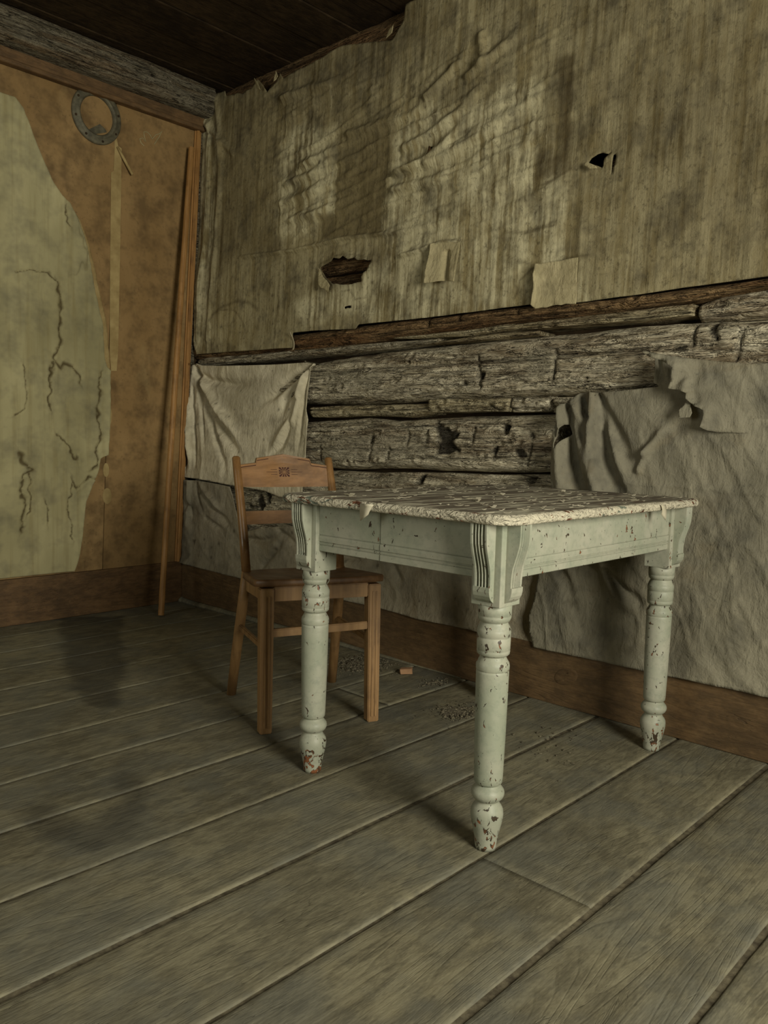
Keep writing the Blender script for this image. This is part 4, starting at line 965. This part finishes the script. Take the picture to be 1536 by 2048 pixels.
# leaning batten
b0 = fl((323, 1232)); bt = wl((381, 297), 0.034)
P0 = Vector((b0[0], b0[1], 0.002)); P1 = Vector((bt[0], -0.034 - 0.014, bt[1]))
ax = (P1 - P0).normalized(); sd = Vector((1, 0, 0)); sd = (sd - ax * sd.dot(ax)).normalized(); fr = ax.cross(sd)
prof = [(-0.015, -0.008), (0.015, -0.008), (0.015, 0.0), (0.011, 0.006), (0.004, 0.010), (-0.006, 0.010), (-0.012, 0.006), (-0.015, 0.0)]
V = []; nseg = 16
for i in range(nseg + 1):
    s_ = i / nseg; c = P0.lerp(P1, s_) + fr * (0.010 * math.sin(math.pi * s_)) 
    for a, b in prof: V.append(tuple(c + sd * a + fr * (-b)))
m = len(prof); F = [(i * m + k, i * m + (k + 1) % m, (i + 1) * m + (k + 1) % m, (i + 1) * m + k) for i in range(nseg) for k in range(m)]
F += [tuple(range(m)), tuple(range(nseg * m + m - 1, nseg * m - 1, -1))]
zmin = min(v[2] for v in V); V = [(x, y_, z - zmin + 0.001) for x, y_, z in V]
o = mesh('wooden_batten', V, F, MT['trim']); tag(o, 'long thin orange wooden batten leaning in the corner by the left wall', 'batten')

# stove pipe collar
ring = empty('stove_pipe_collar', (0, 0, 0), 'round grey metal stove pipe collar high on the left wall', 'pipe collar')
rc = wl((192, 232)); ring.location = (rc[0], -0.001, rc[1])
pr = [(0.132, 0.002), (0.132, 0.010), (0.126, 0.014), (0.112, 0.013), (0.106, 0.016), (0.100, 0.020), (0.094, 0.018), (0.088, 0.010), (0.088, 0.000)]
V = []; F = []; nr = 40
for r_, d in pr:
    for k in range(nr):
        a = 2 * math.pi * k / nr; V.append((r_ * 0.95 * math.cos(a), -d, r_ * math.sin(a)))
for i in range(len(pr) - 1):
    for k in range(nr): F.append((i * nr + k, i * nr + (k + 1) % nr, (i + 1) * nr + (k + 1) % nr, (i + 1) * nr + k))
mesh('flange', V, F, MT['metal'], ring, True)
V = [(0.089 * math.cos(2 * math.pi * k / 24), -0.002, 0.089 * math.sin(2 * math.pi * k / 24)) for k in range(24)] + [(0.089 * math.cos(2 * math.pi * k / 24), 0.0, 0.089 * math.sin(2 * math.pi * k / 24)) for k in range(24)]
mesh('cover_disc', V, [tuple(range(24)), tuple(range(47, 23, -1))] + [(i, 24 + i, 24 + (i + 1) % 24, (i + 1) % 24) for i in range(24)], MT['board'], ring)
V = [(-0.008, -0.003, -0.088), (0.052, -0.003, -0.062), (0.045, -0.003, -0.05), (0.016, -0.003, -0.034), (-0.02, -0.003, -0.06), (-0.04, -0.003, -0.075)]
V = V + [(x, -0.006, z) for x, _, z in V]
mesh('slate_scrap', V, [tuple(range(6)), tuple(range(11, 5, -1))] + [(i, 6 + i, 6 + (i + 1) % 6, (i + 1) % 6) for i in range(6)], MT['metal'], ring)
for k in range(8):
    a = 2 * math.pi * (k + 0.3) / 8; c = (0.118 * 0.95 * math.cos(a), -0.0145, 0.118 * math.sin(a))
    V_ = [(c[0] + 0.006 * math.cos(q), c[1] - (0.002 if j else 0), c[2] + 0.006 * math.sin(q)) for j in (0, 1) for q in np.linspace(0, 2 * math.pi, 9)[:-1]]
    mesh('rivet', V_, [tuple(range(8)), tuple(range(15, 7, -1))] + [(i, 8 + i, 8 + (i + 1) % 8, (i + 1) % 8) for i in range(8)], MT['dark'], ring)
# loose sliver of wood stuck in the seam
a = wl((236, 293), 0.012); b = wl((266, 349), 0.03)
V_, F_ = tube([(a[0], -0.006, a[1]), ((a[0] + b[0]) / 2, -0.016, (a[1] + b[1]) / 2), (b[0], -0.026, b[1])], [0.006, 0.0075, 0.007], 8)
o = mesh('wood_sliver', V_, F_, MT['tape'], None, True); tag(o, 'thin pale wood sliver hanging from the seam below the pipe collar', 'wood sliver')
# chalk squiggle
pts = WL([(288, 292), (282, 286), (279, 278), (285, 276), (291, 284), (288, 270), (287, 264), (294, 264), (300, 270), (304, 278), (311, 270), (318, 268), (324, 262), (318, 274), (308, 289)])
cu = bpy.data.curves.new('chalk_mark', 'CURVE'); cu.dimensions = '3D'; cu.bevel_depth = 0.0022; sp = cu.splines.new('POLY'); sp.points.add(len(pts) - 1)
for i, (x, z) in enumerate(pts): sp.points[i].co = (x, -0.0015, z, 1)
co = bpy.data.objects.new('chalk_tmp', cu); col.objects.link(co)
dg = bpy.context.evaluated_depsgraph_get(); me = bpy.data.meshes.new_from_object(co.evaluated_get(dg)); bpy.data.objects.remove(co)
child(link('chalk_mark', me, MT['chalk']), wall_left)

# ------------------------------------------------------------------ table
TX0, TX1, TY0, TY1 = -1.005, -0.150, -2.792, -2.205        # leg centres
TABZ = 0.766
table = empty('table', ((TX0 + TX1) / 2, (TY0 + TY1) / 2, 0), 'pale green painted wooden table with turned legs and peeling top', 'table')
TO = Vector(table.location)
def tpart(name, V, F, mat, smooth=False):
    V = [(x - TO.x, y_ - TO.y, z) for x, y_, z in V]; return mesh(name, V, F, mat, table, smooth)
YZ = [(1707, 0.0), (1619, 0.1), (1533, 0.2), (1445, 0.3), (1357, 0.4), (1268, 0.5), (1223, 0.55), (1177, 0.6)]
def zpx(y_): return float(np.interp(-y_, [-a for a, _ in YZ], [b for _, b in YZ]))
LP = [(1708, .0235), (1700, .0245), (1688, .0258), (1672, .0292), (1655, .0338), (1643, .0364), (1634, .0372), (1626, .0362), (1619, .0325), (1613, .0272), (1610, .0258), (1607, .0262), (1605, .0300), (1601, .0345), (1596, .0372), (1591, .0378),
      (1586, .0362), (1581, .0318), (1577, .0272), (1574, .0255), (1573, .0290), (1570, .0318), (1560, .0326), (1480, .0348), (1400, .0362), (1350, .0368), (1346, .0366), (1345, .0352), (1344, .0364), (1342, .0374), (1334, .0376), (1329, .0362), (1324, .0325), (1318, .0292), (1315, .0288),
      (1314, .0330), (1311, .0362), (1305, .0372), (1303, .0362), (1302, .0372), (1279, .0376), (1277, .0362), (1276, .0374), (1267, .0378), (1262, .0374), (1261, .0362), (1258, .0355), (1253, .0322), (1249, .0302), (1247, .0300), (1246, .0330), (1241, .0358), (1236, .0372), (1234, .0360), (1233, .0374), (1206, .0378)]
LPZ = [(zpx(y_), r_) for y_, r_ in LP]
BH = 0.0385; BZ0 = 0.562; BZ1 = 0.744
def leg(cx, cy):
    V, F = lathe('leg', LPZ, None, None, 30)
    ob = tpart('leg', [(cx + x, cy + y_, z) for x, y_, z in V], F, MT['paint'], True)
    bm = box_bm((cx - BH - TO.x, cy - BH - TO.y, BZ0), (cx + BH - TO.x, cy + BH - TO.y, BZ1), 0.002, 2)
    from_bm('leg_block', bm, MT['paint'], table)
    return ob
def corbel(cx, cy, dx, dy):
    """scrolled bracket on the outer face (dx,dy) of a leg block, with four flutes"""
    PF = [(0.7435, .034), (0.720, .034), (0.700, .0325), (0.682, .028), (0.665, .0225), (0.650, .018), (0.635, .0155), (0.618, .0145), (0.606, .0145), (0.605, .0175), (0.595, .0172), (0.586, .015), (0.578, .010), (0.573, .004), (0.571, .0008)]
    w = 0.0215; nw = 49; s = np.linspace(-w, w, nw); V = []; F = []
    for z, p in PF:
        for a in s:
            fl_ = 0.0
            if z > 0.6055 and abs(a) < 0.0165:
                fl_ = 0.0075 * (0.5 - 0.5 * math.cos((a + 0.0165) / 0.033 * 8 * math.pi)) ** 0.7
            q = max(p - fl_, 0.0004)
            V.append((a, BH + q, z))
    nz = len(PF)
    for i in range(nz - 1):
        for j in range(nw - 1): F.append((i * nw + j, i * nw + j + 1, (i + 1) * nw + j + 1, (i + 1) * nw + j))
    n0 = len(V)
    for z, p in PF: V += [(-w, BH - 0.001, z), (w, BH - 0.001, z)]
    for i in range(nz - 1):
        F.append((i * nw, (i + 1) * nw, n0 + 2 * (i + 1), n0 + 2 * i)); F.append((i * nw + nw - 1, n0 + 2 * i + 1, n0 + 2 * (i + 1) + 1, (i + 1) * nw + nw - 1))
    F.append(tuple(range(nw)) + (n0 + 1, n0))
    # local +y is outwards -> rotate to (dx,dy); local x is across
    R_ = lambda v: (cx + v[0] * dy + v[1] * dx, cy - v[0] * dx + v[1] * dy, v[2])
    return tpart('bracket', [R_(v) for v in V], F, MT['paint'])
for cx in (TX0, TX1):
    for cy in (TY0, TY1):
        leg(cx, cy); corbel(cx, cy, -1 if cx == TX0 else 1, 0); corbel(cx, cy, 0, -1 if cy == TY0 else 1)
def apron(axis, pos, a0, a1, out, z0=0.618, z1=0.744):
    """board with three run grooves; axis 'y' = runs along Y at X=pos"""
    PR = [(z0, -0.003), (z0 + 0.002, 0), (0.6345, 0), (0.635, -0.0022), (0.6365, -0.0022), (0.637, 0), (0.6405, 0.0006), (0.642, -0.002), (0.6435, -0.002), (0.645, 0.0012), (0.655, 0.0015), (0.660, 0.001), (0.661, -0.002), (0.6625, -0.002), (0.663, 0.0), (z1, 0.0)]
    n = 24; V = []; F = []
    for i in range(n + 1):
        q = a0 + (a1 - a0) * i / n
        for z, d in PR:
            x = pos + out * (d + 0.0006 * math.sin(q * 9 + z * 30)); V.append((x, q, z) if axis == 'y' else (q, x, z))
        for z in (z1, z0):
            x = pos - out * 0.020; V.append((x, q, z) if axis == 'y' else (q, x, z))
    m = len(PR) + 2
    for i in range(n):
        for k in range(m): F.append((i * m + k, i * m + (k + 1) % m, (i + 1) * m + (k + 1) % m, (i + 1) * m + k))
    F += [tuple(range(m)), tuple(range(n * m + m - 1, n * m - 1, -1))]
    return tpart('apron', V, F, MT['paintapr'])
ys = -2.465
apron('y', TX0 - BH + 0.010, TY0 + BH, ys - 0.0012, -1); apron('y', TX0 - BH + 0.0115, ys + 0.0012, TY1 - BH, -1)
apron('x', TY0 - BH + 0.008, TX0 + BH, TX1 - BH, -1); apron('x', TY1 + BH - 0.010, TX0 + BH, TX1 - BH, 1)
apron('y', TX1 + BH - 0.010, TY0 + BH, TY1 - BH, 1)
# table top: rounded-corner slab with a worn, wavy rim
bx0, bx1, by0, by1 = TX0 - 0.078, TX1 + 0.090, TY0 - 0.078, TY1 + 0.085; rc_ = 0.055
out_ = []
for (cx, cy, a0) in ((bx1 - rc_, by1 - rc_, 0), (bx0 + rc_, by1 - rc_, 90), (bx0 + rc_, by0 + rc_, 180), (bx1 - rc_, by0 + rc_, 270)):
    for k in range(9): a = math.radians(a0 + 90 * k / 8); out_.append((cx + rc_ * math.cos(a), cy + rc_ * math.sin(a)))
O_ = []
for i in range(len(out_)):
    a = np.array(out_[i]); b = np.array(out_[(i + 1) % len(out_)]); n = max(1, int(np.linalg.norm(b - a) / 0.012))
    for k in range(n): O_.append(a + (b - a) * k / n)
O_ = np.array(O_); C_ = O_.mean(0); N_ = len(O_)
rim = [(-0.020, 0.7440), (-0.004, 0.7440), (0.0, 0.7455), (0.0018, 0.7500), (0.0015, 0.7560), (-0.001, 0.7610), (-0.005, 0.7645), (-0.012, 0.7660)]
tang = np.roll(O_, -1, 0) - np.roll(O_, 1, 0); nor = np.stack([tang[:, 1], -tang[:, 0]], 1); nor /= np.linalg.norm(nor, axis=1)[:, None]
V = []; F = []
for j, (o_, z) in enumerate(rim):
    w = 0.0024 * fbm(O_[:, 0] * 30 + j * 0.35, O_[:, 1] * 30, 95, 3) if 0 < j < 7 else 0 * O_[:, 0]
    P = O_ + nor * (o_ + w)[:, None] if not np.isscalar(w) else O_ + nor * o_
    for p in P: V.append((p[0], p[1], z))
for j in range(len(rim) - 1):
    for k in range(N_): F.append((j * N_ + k, j * N_ + (k + 1) % N_, (j + 1) * N_ + (k + 1) % N_, (j + 1) * N_ + k))
F.append(tuple(range(N_))[::-1])
tpart('top_edge', V, F, MT['topedge'], True)
inner = [(O_[k] + nor[k] * -0.0118) for k in range(N_)]
tops = sheet('table_top', [tuple(p - np.array([TO.x, TO.y])) for p in inner], 0.012, lambda u, v, d: np.stack([u, v, d], -1),
             lambda U, V: 0.7661 + 0.0008 * np.abs(fbm(U * 5, V * 60, 97, 3)), MT['top'], (), {}, 0.0, parent=table)
tops.location = (0, 0, 0)
# curled paint flakes on the top
def flake(cx, cy, L, w, ang, curl, z, n=5):
    V = []; F = []; ca, sa = math.cos(ang), math.sin(ang); r = random.Random(int(cx * 9999 + cy * 777))
    for i in range(n + 1):
        a = (i / n - 0.5); hz = curl * (2 * abs(a)) ** 2
        ww = w * (0.75 + 0.5 * r.random())
        for s_ in (-0.5, 0.5):
            x = a * L; y_ = s_ * ww + 0.15 * w * r.uniform(-1, 1); V.append((cx + x * ca - y_ * sa, cy + x * sa + y_ * ca, z + hz + r.uniform(0, 0.0006)))
    m = len(V); V += [(x, y_, q - 0.0006) for x, y_, q in V]
    for i in range(n): F.append((2 * i, 2 * i + 1, 2 * i + 3, 2 * i + 2)); F.append((m + 2 * i, m + 2 * i + 2, m + 2 * i + 3, m + 2 * i + 1)); F.append((2 * i, 2 * i + 2, m + 2 * i + 2, m + 2 * i)); F.append((2 * i + 1, m + 2 * i + 1, m + 2 * i + 3, 2 * i + 3))
    F.append((0, m, m + 1, 1)); F.append((2 * n, 2 * n + 1, m + 2 * n + 1, m + 2 * n))
    return V, F
for (x, y_) in ((-0.98, -2.30), (-0.90, -2.42), (-0.72, -2.33), (-0.93, -2.72), (-0.62, -2.72), (-0.42, -2.60), (-0.30, -2.30), (-0.24, -2.50), (-0.55, -2.48), (-0.80, -2.58), (-0.35, -2.78), (-0.18, -2.70), (-0.70, -2.20), (-0.46, -2.22)):
    V, F = flake(x, y_, random.uniform(0.02, 0.045), random.uniform(0.008, 0.015), random.uniform(-0.4, 0.4), random.uniform(0.0015, 0.006), 0.7672, 6); tpart('paint_flake', V, F, MT['flake'])
V, F = [], []
for k in range(170):
    x = random.uniform(bx0 + 0.03, bx1 - 0.03); y_ = random.uniform(by0 + 0.03, by1 - 0.03)
    a, b = flake(x, y_, random.uniform(0.006, 0.035), random.uniform(0.0015, 0.004), random.gauss(0, 0.06), random.uniform(0.0001, 0.0018), 0.7670, 3); n0 = len(V); V += a; F += [tuple(i + n0 for i in f) for f in b]
o = tpart('small_paint_flakes', V, F, MT['flake']); o['kind'] = 'stuff'
# peeling curls along the rim
for (px, ax_, L) in (((745, 1013), 'y', 0.045), ((1335, 1014), 'x', 0.03)):
    p = fl(px, 0.755); n_ = 7; V = []; F = []
    for i in range(n_):
        q = i / (n_ - 1)
        for s_ in (-1, 1):
            bend = 0.004 * math.sin(q * 2.6) + 0.003 * q * s_; drop = 0.034 * q * (1 + 0.25 * s_)
            if ax_ == 'y': V.append((bx0 - 0.0025 - bend * 0.6, p[1] + s_ * L / 2 * (1 - 0.5 * q) + 0.006 * q, 0.762 - drop))
            else: V.append((p[0] + s_ * L / 2 * (1 - 0.5 * q), by0 - 0.003 - bend, 0.760 - drop))
    for i in range(n_ - 1): F.append((2 * i, 2 * i + 1, 2 * i + 3, 2 * i + 2))
    o = tpart('paint_curl', V, F, MT['flake'], True); md = o.modifiers.new('thickness', 'SOLIDIFY'); md.thickness = 0.001

# ------------------------------------------------------------------ chair
CO = np.array([-0.76, -1.965]); CR = np.array([0.910, -0.415]); CB = np.array([0.415, 0.910])
chair = empty('dining_chair', (CO[0] + 0.2 * CB[0], CO[1] + 0.2 * CB[1], 0), 'brown varnished wooden chair with a stencilled stepped back rail behind the table', 'chair')
HO = Vector(chair.location)
def cq(a, c, z): p = CO + CR * a + CB * c; return (p[0] - HO.x, p[1] - HO.y, z)
def cpart(name, V, F, mat, smooth=False, parent=None): return mesh(name, [cq(*v) for v in V], F, mat, parent or chair, smooth)
def cbox(name, A, B, hw, hh, mat, up=(0, 0, 1), parent=None, bev=0.003, taper=1.0):
    """bar from A to B (chair coords), half width hw across and half height hh along 'up'"""
    A = Vector(A); B = Vector(B); t = (B - A).normalized(); u = Vector(up); u = (u - t * u.dot(t)).normalized(); s = t.cross(u)
    bm = bmesh.new(); vs_ = []
    for P_, k in ((A, 1.0), (B, taper)):
        for (i, j) in ((-1, -1), (1, -1), (1, 1), (-1, 1)): vs_.append(bm.verts.new(P_ + s * (i * hw * k) + u * (j * hh * k)))
    for f in ((3, 2, 1, 0), (4, 5, 6, 7), (0, 1, 5, 4), (1, 2, 6, 5), (2, 3, 7, 6), (3, 0, 4, 7)): bm.faces.new([vs_[i] for i in f])
    if bev: bmesh.ops.bevel(bm, geom=list(bm.edges), offset=bev, segments=2, affect='EDGES')
    for v in bm.verts: v.co = Vector(cq(*v.co))
    return from_bm(name, bm, mat, parent or chair)
SZ = lambda c: 0.481 - 0.075 * c                                    # seat plane slopes back
# front legs (square, tapered) with reeded faces
for s in (-1, 1):
    lg = cbox('leg', (s * 0.176, 0.012, 0.452), (s * 0.178, 0.0, 0.0), 0.0215, 0.0215, MT['chairleg'], (0, 1, 0), taper=0.88)
    for off in (-0.006, 0.006):
        cbox('reed', (s * 0.176 + off, -0.0105, 0.43), (s * 0.178 + off, -0.0205, 0.02), 0.0032, 0.002, MT['chairleg'], (0, 1, 0), parent=lg, bev=0.0012)
RP = {-1: [(-0.196, 0.405, 0.0), (-0.190, 0.36, 0.16), (-0.182, 0.305, 0.34), (-0.176, 0.275, 0.46)], 1: [(0.192, 0.438, 0.0), (0.186, 0.395, 0.16), (0.176, 0.335, 0.34), (0.168, 0.305, 0.46)]}
PP = {-1: [(-0.176, 0.275, 0.44), (-0.179, 0.305, 0.56), (-0.183, 0.345, 0.68), (-0.187, 0.385, 0.79), (-0.189, 0.400, 0.838), (-0.189, 0.401, 0.843)],
      1: [(0.168, 0.305, 0.44), (0.170, 0.335, 0.56), (0.165, 0.380, 0.68), (0.162, 0.425, 0.79), (0.160, 0.442, 0.838), (0.160, 0.443, 0.843)]}
for s in (-1, 1):
    V, F = tube(RP[s], [0.0165, 0.0175, 0.0175, 0.0165], 16); cpart('leg', V, F, MT['chairleg'], True)
    V, F = tube(PP[s], [0.0155, 0.0155, 0.0150, 0.0145, 0.0140, 0.0090], 18); cpart('back_post', V, F, MT['chair'], True)
# seat: bowed trapezoid, dished
ol = []
for k in range(13): t_ = -1 + 2 * k / 12; ol.append((0.205 * t_, -0.030 + 0.030 * abs(t_) ** 3.2))
ol += [(0.212, 0.012), (0.208, 0.06), (0.196, 0.18), (0.186, 0.28), (0.180, 0.325)]
for k in range(1, 8): t_ = 1 - 2 * k / 8; ol.append((0.17 * t_, 0.325 + 0.02 * (1 - t_ * t_)))
ol += [(-0.182, 0.305), (-0.190, 0.26), (-0.198, 0.18), (-0.210, 0.06), (-0.213, 0.012)]
n = len(ol); cc = np.array([0.0, 0.15]); rings = [(1.0, -0.022, 1), (1.008, -0.014, 1), (1.006, -0.005, 1), (0.985, 0.0, 1), (0.93, -0.001, 1), (0.8, -0.005, 1), (0.6, -0.009, 1), (0.35, -0.011, 1), (0.08, -0.011, 1)]
V = []
for k_, dz, _ in rings:
    for p in ol: q = cc + (np.array(p) - cc) * k_; V.append((q[0], q[1], SZ(q[1]) + dz))
F = [(i * n + k, i * n + (k + 1) % n, (i + 1) * n + (k + 1) % n, (i + 1) * n + k) for i in range(len(rings) - 1) for k in range(n)]
F += [tuple(range(n))[::-1], tuple(range((len(rings) - 1) * n, len(rings) * n))]
cpart('seat', V, F, MT['seat'], True)
# seat rails
cbox('seat_rail', (-0.156, 0.004, 0.434), (0.156, 0.004, 0.434), 0.009, 0.0225, MT['chairleg'])
cbox('seat_rail', (-0.176, 0.03, 0.430), (-0.172, 0.262, 0.418), 0.009, 0.022, MT['chairleg']); cbox('seat_rail', (0.176, 0.03, 0.430), (0.166, 0.292, 0.416), 0.009, 0.022, MT['chairleg'])
cbox('seat_rail', (-0.160, 0.275, 0.415), (0.152, 0.305, 0.413), 0.009, 0.022, MT['chairleg'])
# stretchers
cbox('stretcher', (-0.158, 0.004, 0.312), (0.158, 0.004, 0.318), 0.0085, 0.0125, MT['chairleg'])
for s, b in ((-1, (-0.186, 0.328, 0.262)), (1, (0.179, 0.358, 0.262))): cbox('stretcher', (s * 0.177, 0.022, 0.262), b, 0.007, 0.010, MT['chairleg'])
# curved knee braces inside the front legs
for s in (-1, 1):
    V = []; F = []; m = 8
    for k in range(m + 1):
        q = k / m; w = 0.004 + 0.034 * (1 - math.sin(q * math.pi / 2)); z = 0.41 - 0.115 * q
        for dx_ in (-0.008, 0.008): V += [(s * 0.176 + dx_, 0.018, z), (s * 0.176 + dx_, 0.026 + w, z)]
    for k in range(m):
        b = 4 * k; F += [(b + 1, b + 3, b + 7, b + 5), (b, b + 1, b + 5, b + 4), (b + 2, b + 6, b + 7, b + 3), (b, b + 4, b + 6, b + 2)]
    F += [(0, 2, 3, 1), (4 * m, 4 * m + 1, 4 * m + 3, 4 * m + 2)]
    cpart('knee_brace', V, F, MT['chairleg'])
# back rails: follow the posts' rake; s in -1..1 across, z height
def backpt(s, z, out=0.0, bow=0.014):
    a = np.interp(z, [0.44, 0.84], [-0.176, -0.189]); b = np.interp(z, [0.44, 0.84], [0.168, 0.160])
    cl_ = np.interp(z, [0.44, 0.84], [0.275, 0.400]); cr_ = np.interp(z, [0.44, 0.84], [0.305, 0.442])
    t_ = (s + 1) / 2; return (a + (b - a) * t_, cl_ + (cr_ - cl_) * t_ + bow * (1 - s * s) - out, z)
def rail(name, top, bot, th, mat, ns=40, parent=None, base=0.0, bow=0.014):
    V = []; F = []; S = np.linspace(-0.93, 0.93, ns + 1) if callable(top) else None
    nz = 4
    for s in S:
        zt, zb = top(s), bot(s)
        for d in (base + th / 2, base - th / 2):
            for k in range(nz + 1): V.append(backpt(s, zb + (zt - zb) * k / nz, d, bow))
    m = 2 * (nz + 1)
    for i in range(ns):
        for k in range(nz): F.append((i * m + k, (i + 1) * m + k, (i + 1) * m + k + 1, i * m + k + 1)); q = nz + 1; F.append((i * m + q + k, i * m + q + k + 1, (i + 1) * m + q + k + 1, (i + 1) * m + q + k))
        F.append((i * m + nz, (i + 1) * m + nz, (i + 1) * m + 2 * nz + 1, i * m + 2 * nz + 1)); F.append((i * m, i * m + nz + 1, (i + 1) * m + nz + 1, (i + 1) * m))
    F += [tuple(range(nz + 1)) + tuple(range(2 * nz + 1, nz, -1)), tuple(ns * m + k for k in range(nz, -1, -1)) + tuple(ns * m + k for k in range(nz + 1, 2 * nz + 2))]
    return cpart(name, V, F, mat, False, parent)
def crest(s):
    a = abs(s)
    if a > 0.60: return 0.8125 + (0.93 - a) * 0.022
    if a > 0.57: return 0.8198 + (0.60 - a) / 0.03 * 0.016
    return 0.8358 + (0.57 - a) / 0.57 * 0.0150
tr = rail('top_rail', crest, lambda s: 0.7395 - 0.002 * (1 - s * s), 0.013, MT['chairx'], 124)
# raised edge bead that follows the stepped outline
rail('edge_bead', lambda s: crest(s) + 0.0022, lambda s: crest(s) - 0.0052, 0.017, MT['chairx'], 124, tr, base=0.001)
rail('edge_line', lambda s: crest(s) - 0.0052, lambda s: crest(s) - 0.0078, 0.001, MT['stencil'], 124, tr, base=0.0066)
rail('lower_rail', lambda s: 0.657, lambda s: 0.613, 0.011, MT['chairx'], 20)
# stencilled star and lines (flat print, a hair proud of the rail)
def stencil(poly, parent=tr, name='stencil_mark'):
    V = [backpt(s, z, 0.0070) for s, z in poly] + [backpt(s, z, 0.0060) for s, z in poly]; n = len(poly)
    cpart(name, V, [tuple(range(n)), tuple(range(2 * n - 1, n - 1, -1))] + [(i, n + i, n + (i + 1) % n, (i + 1) % n) for i in range(n)], MT['stencil'], False, parent)
sc, zc, hs, hz_ = 0.0, 0.790, 0.112, 0.0165
for k in range(12):
    a0 = 2 * math.pi * (k + 0.16) / 12; a1 = 2 * math.pi * (k + 0.84) / 12
    def sq(a, r_):
        c_, s_ = math.cos(a), math.sin(a); m_ = max(abs(c_), abs(s_)); return (sc + hs * r_ * c_ / m_, zc + hz_ * r_ * s_ / m_)
    pts = [sq((a0 + a1) / 2, 0.16), sq(a0, 1.0)]
    am = [q for q in (math.pi / 4 + j * math.pi / 2 for j in range(4)) if a0 < q < a1]
    pts += [sq(q, 1.0) for q in am] + [sq(a1, 1.0)]
    stencil(pts, name='stencil_ray')
for s in (-1, 1):
    for dz, s0, s1 in ((0.0085, 0.155, 0.29), (0.0, 0.155, 0.385), (-0.0085, 0.155, 0.29)):
        stencil([(s * s0, zc + dz - 0.0009), (s * s1, zc + dz - 0.0006), (s * s1, zc + dz + 0.0006), (s * s0, zc + dz + 0.0009)], name='stencil_line')

# ------------------------------------------------------------------ small things on the floor
bp = fl((812, 1347)); bl = empty('wood_offcut', (bp[0], bp[1], 0.0), 'small orange wood offcut lying on the floor near the chair', 'wood offcut'); bpy.data.objects.remove(bl)
bm = box_bm((-0.024, -0.014, 0), (0.024, 0.014, 0.02), 0.0015, 1)
for v in bm.verts: v.co.x += 0.004 * (v.co.z / 0.02) * (1 if v.co.y > 0 else -1); v.co.z += 0.0015 if v.co.x > 0.01 and v.co.z > 0.01 else 0
o = from_bm('wood_offcut', bm, MT['block']); o.location = (bp[0], bp[1], 0.0006); o.rotation_euler = (0, 0, math.radians(-38)); tag(o, 'small orange wood offcut lying on the floor near the chair', 'wood offcut')
def debris(name, cpx, ru, rv, n, label, smax=0.006, seed=1, ang=0.0):
    r = random.Random(seed); c = fl(cpx); V = []; F = []
    for k in range(n):
        q = abs(r.gauss(0, 0.5)); a = r.uniform(0, 2 * math.pi); dx_, dy_ = q * ru * math.cos(a), q * rv * math.sin(a)
        x = c[0] + dx_ * math.cos(ang) - dy_ * math.sin(ang); y_ = c[1] + dx_ * math.sin(ang) + dy_ * math.cos(ang)
        if x > -0.035: continue
        s = r.uniform(0.0012, smax) * (0.5 if q > 0.6 else 1); n0 = len(V); z0 = -0.001
        t_ = r.uniform(0, 6.28); e = r.uniform(0.5, 2.0)
        for (i, j, kk) in ((-1, -1, 0), (1, -1, 0), (1, 1, 0), (-1, 1, 0), (-0.6, -0.5, 1), (0.7, -0.6, 1), (0.5, 0.7, 1), (-0.7, 0.5, 1)):
            X_ = i * s * e; Y_ = j * s / e; V.append((x - c[0] + X_ * math.cos(t_) - Y_ * math.sin(t_), y_ - c[1] + X_ * math.sin(t_) + Y_ * math.cos(t_), z0 + kk * s * r.uniform(0.5, 1.1)))
        F += [tuple(n0 + i for i in f) for f in ((0, 3, 2, 1), (4, 5, 6, 7), (0, 1, 5, 4), (1, 2, 6, 5), (2, 3, 7, 6), (3, 0, 4, 7))]
    o = mesh(name, V, F, MT['debris']); o.location = (c[0], c[1], 0.0012); tag(o, label, 'debris', kind='stuff'); return o
debris('plaster_crumbs', (725, 1328), 0.20, 0.20, 900, 'scatter of grey plaster crumbs on the floor behind the chair leg', 0.006, 1)
debris('dirt_crumbs', (912, 1424), 0.12, 0.11, 500, 'small dark heap of dirt crumbs on the floor left of the front table leg', 0.005, 2)
debris('plaster_crumbs', (870, 1365), 0.12, 0.08, 120, 'thin sprinkle of crumbs on the floor beside the wood offcut', 0.004, 3)
debris('plaster_crumbs', (450, 1205), 0.5, 0.05, 160, 'line of dust crumbs along the baseboard behind the chair', 0.005, 5, math.pi / 2)
debris('paint_crumbs', (1110, 1490), 0.28, 0.28, 70, 'loose paint crumbs scattered on the floor under the table', 0.004, 6)
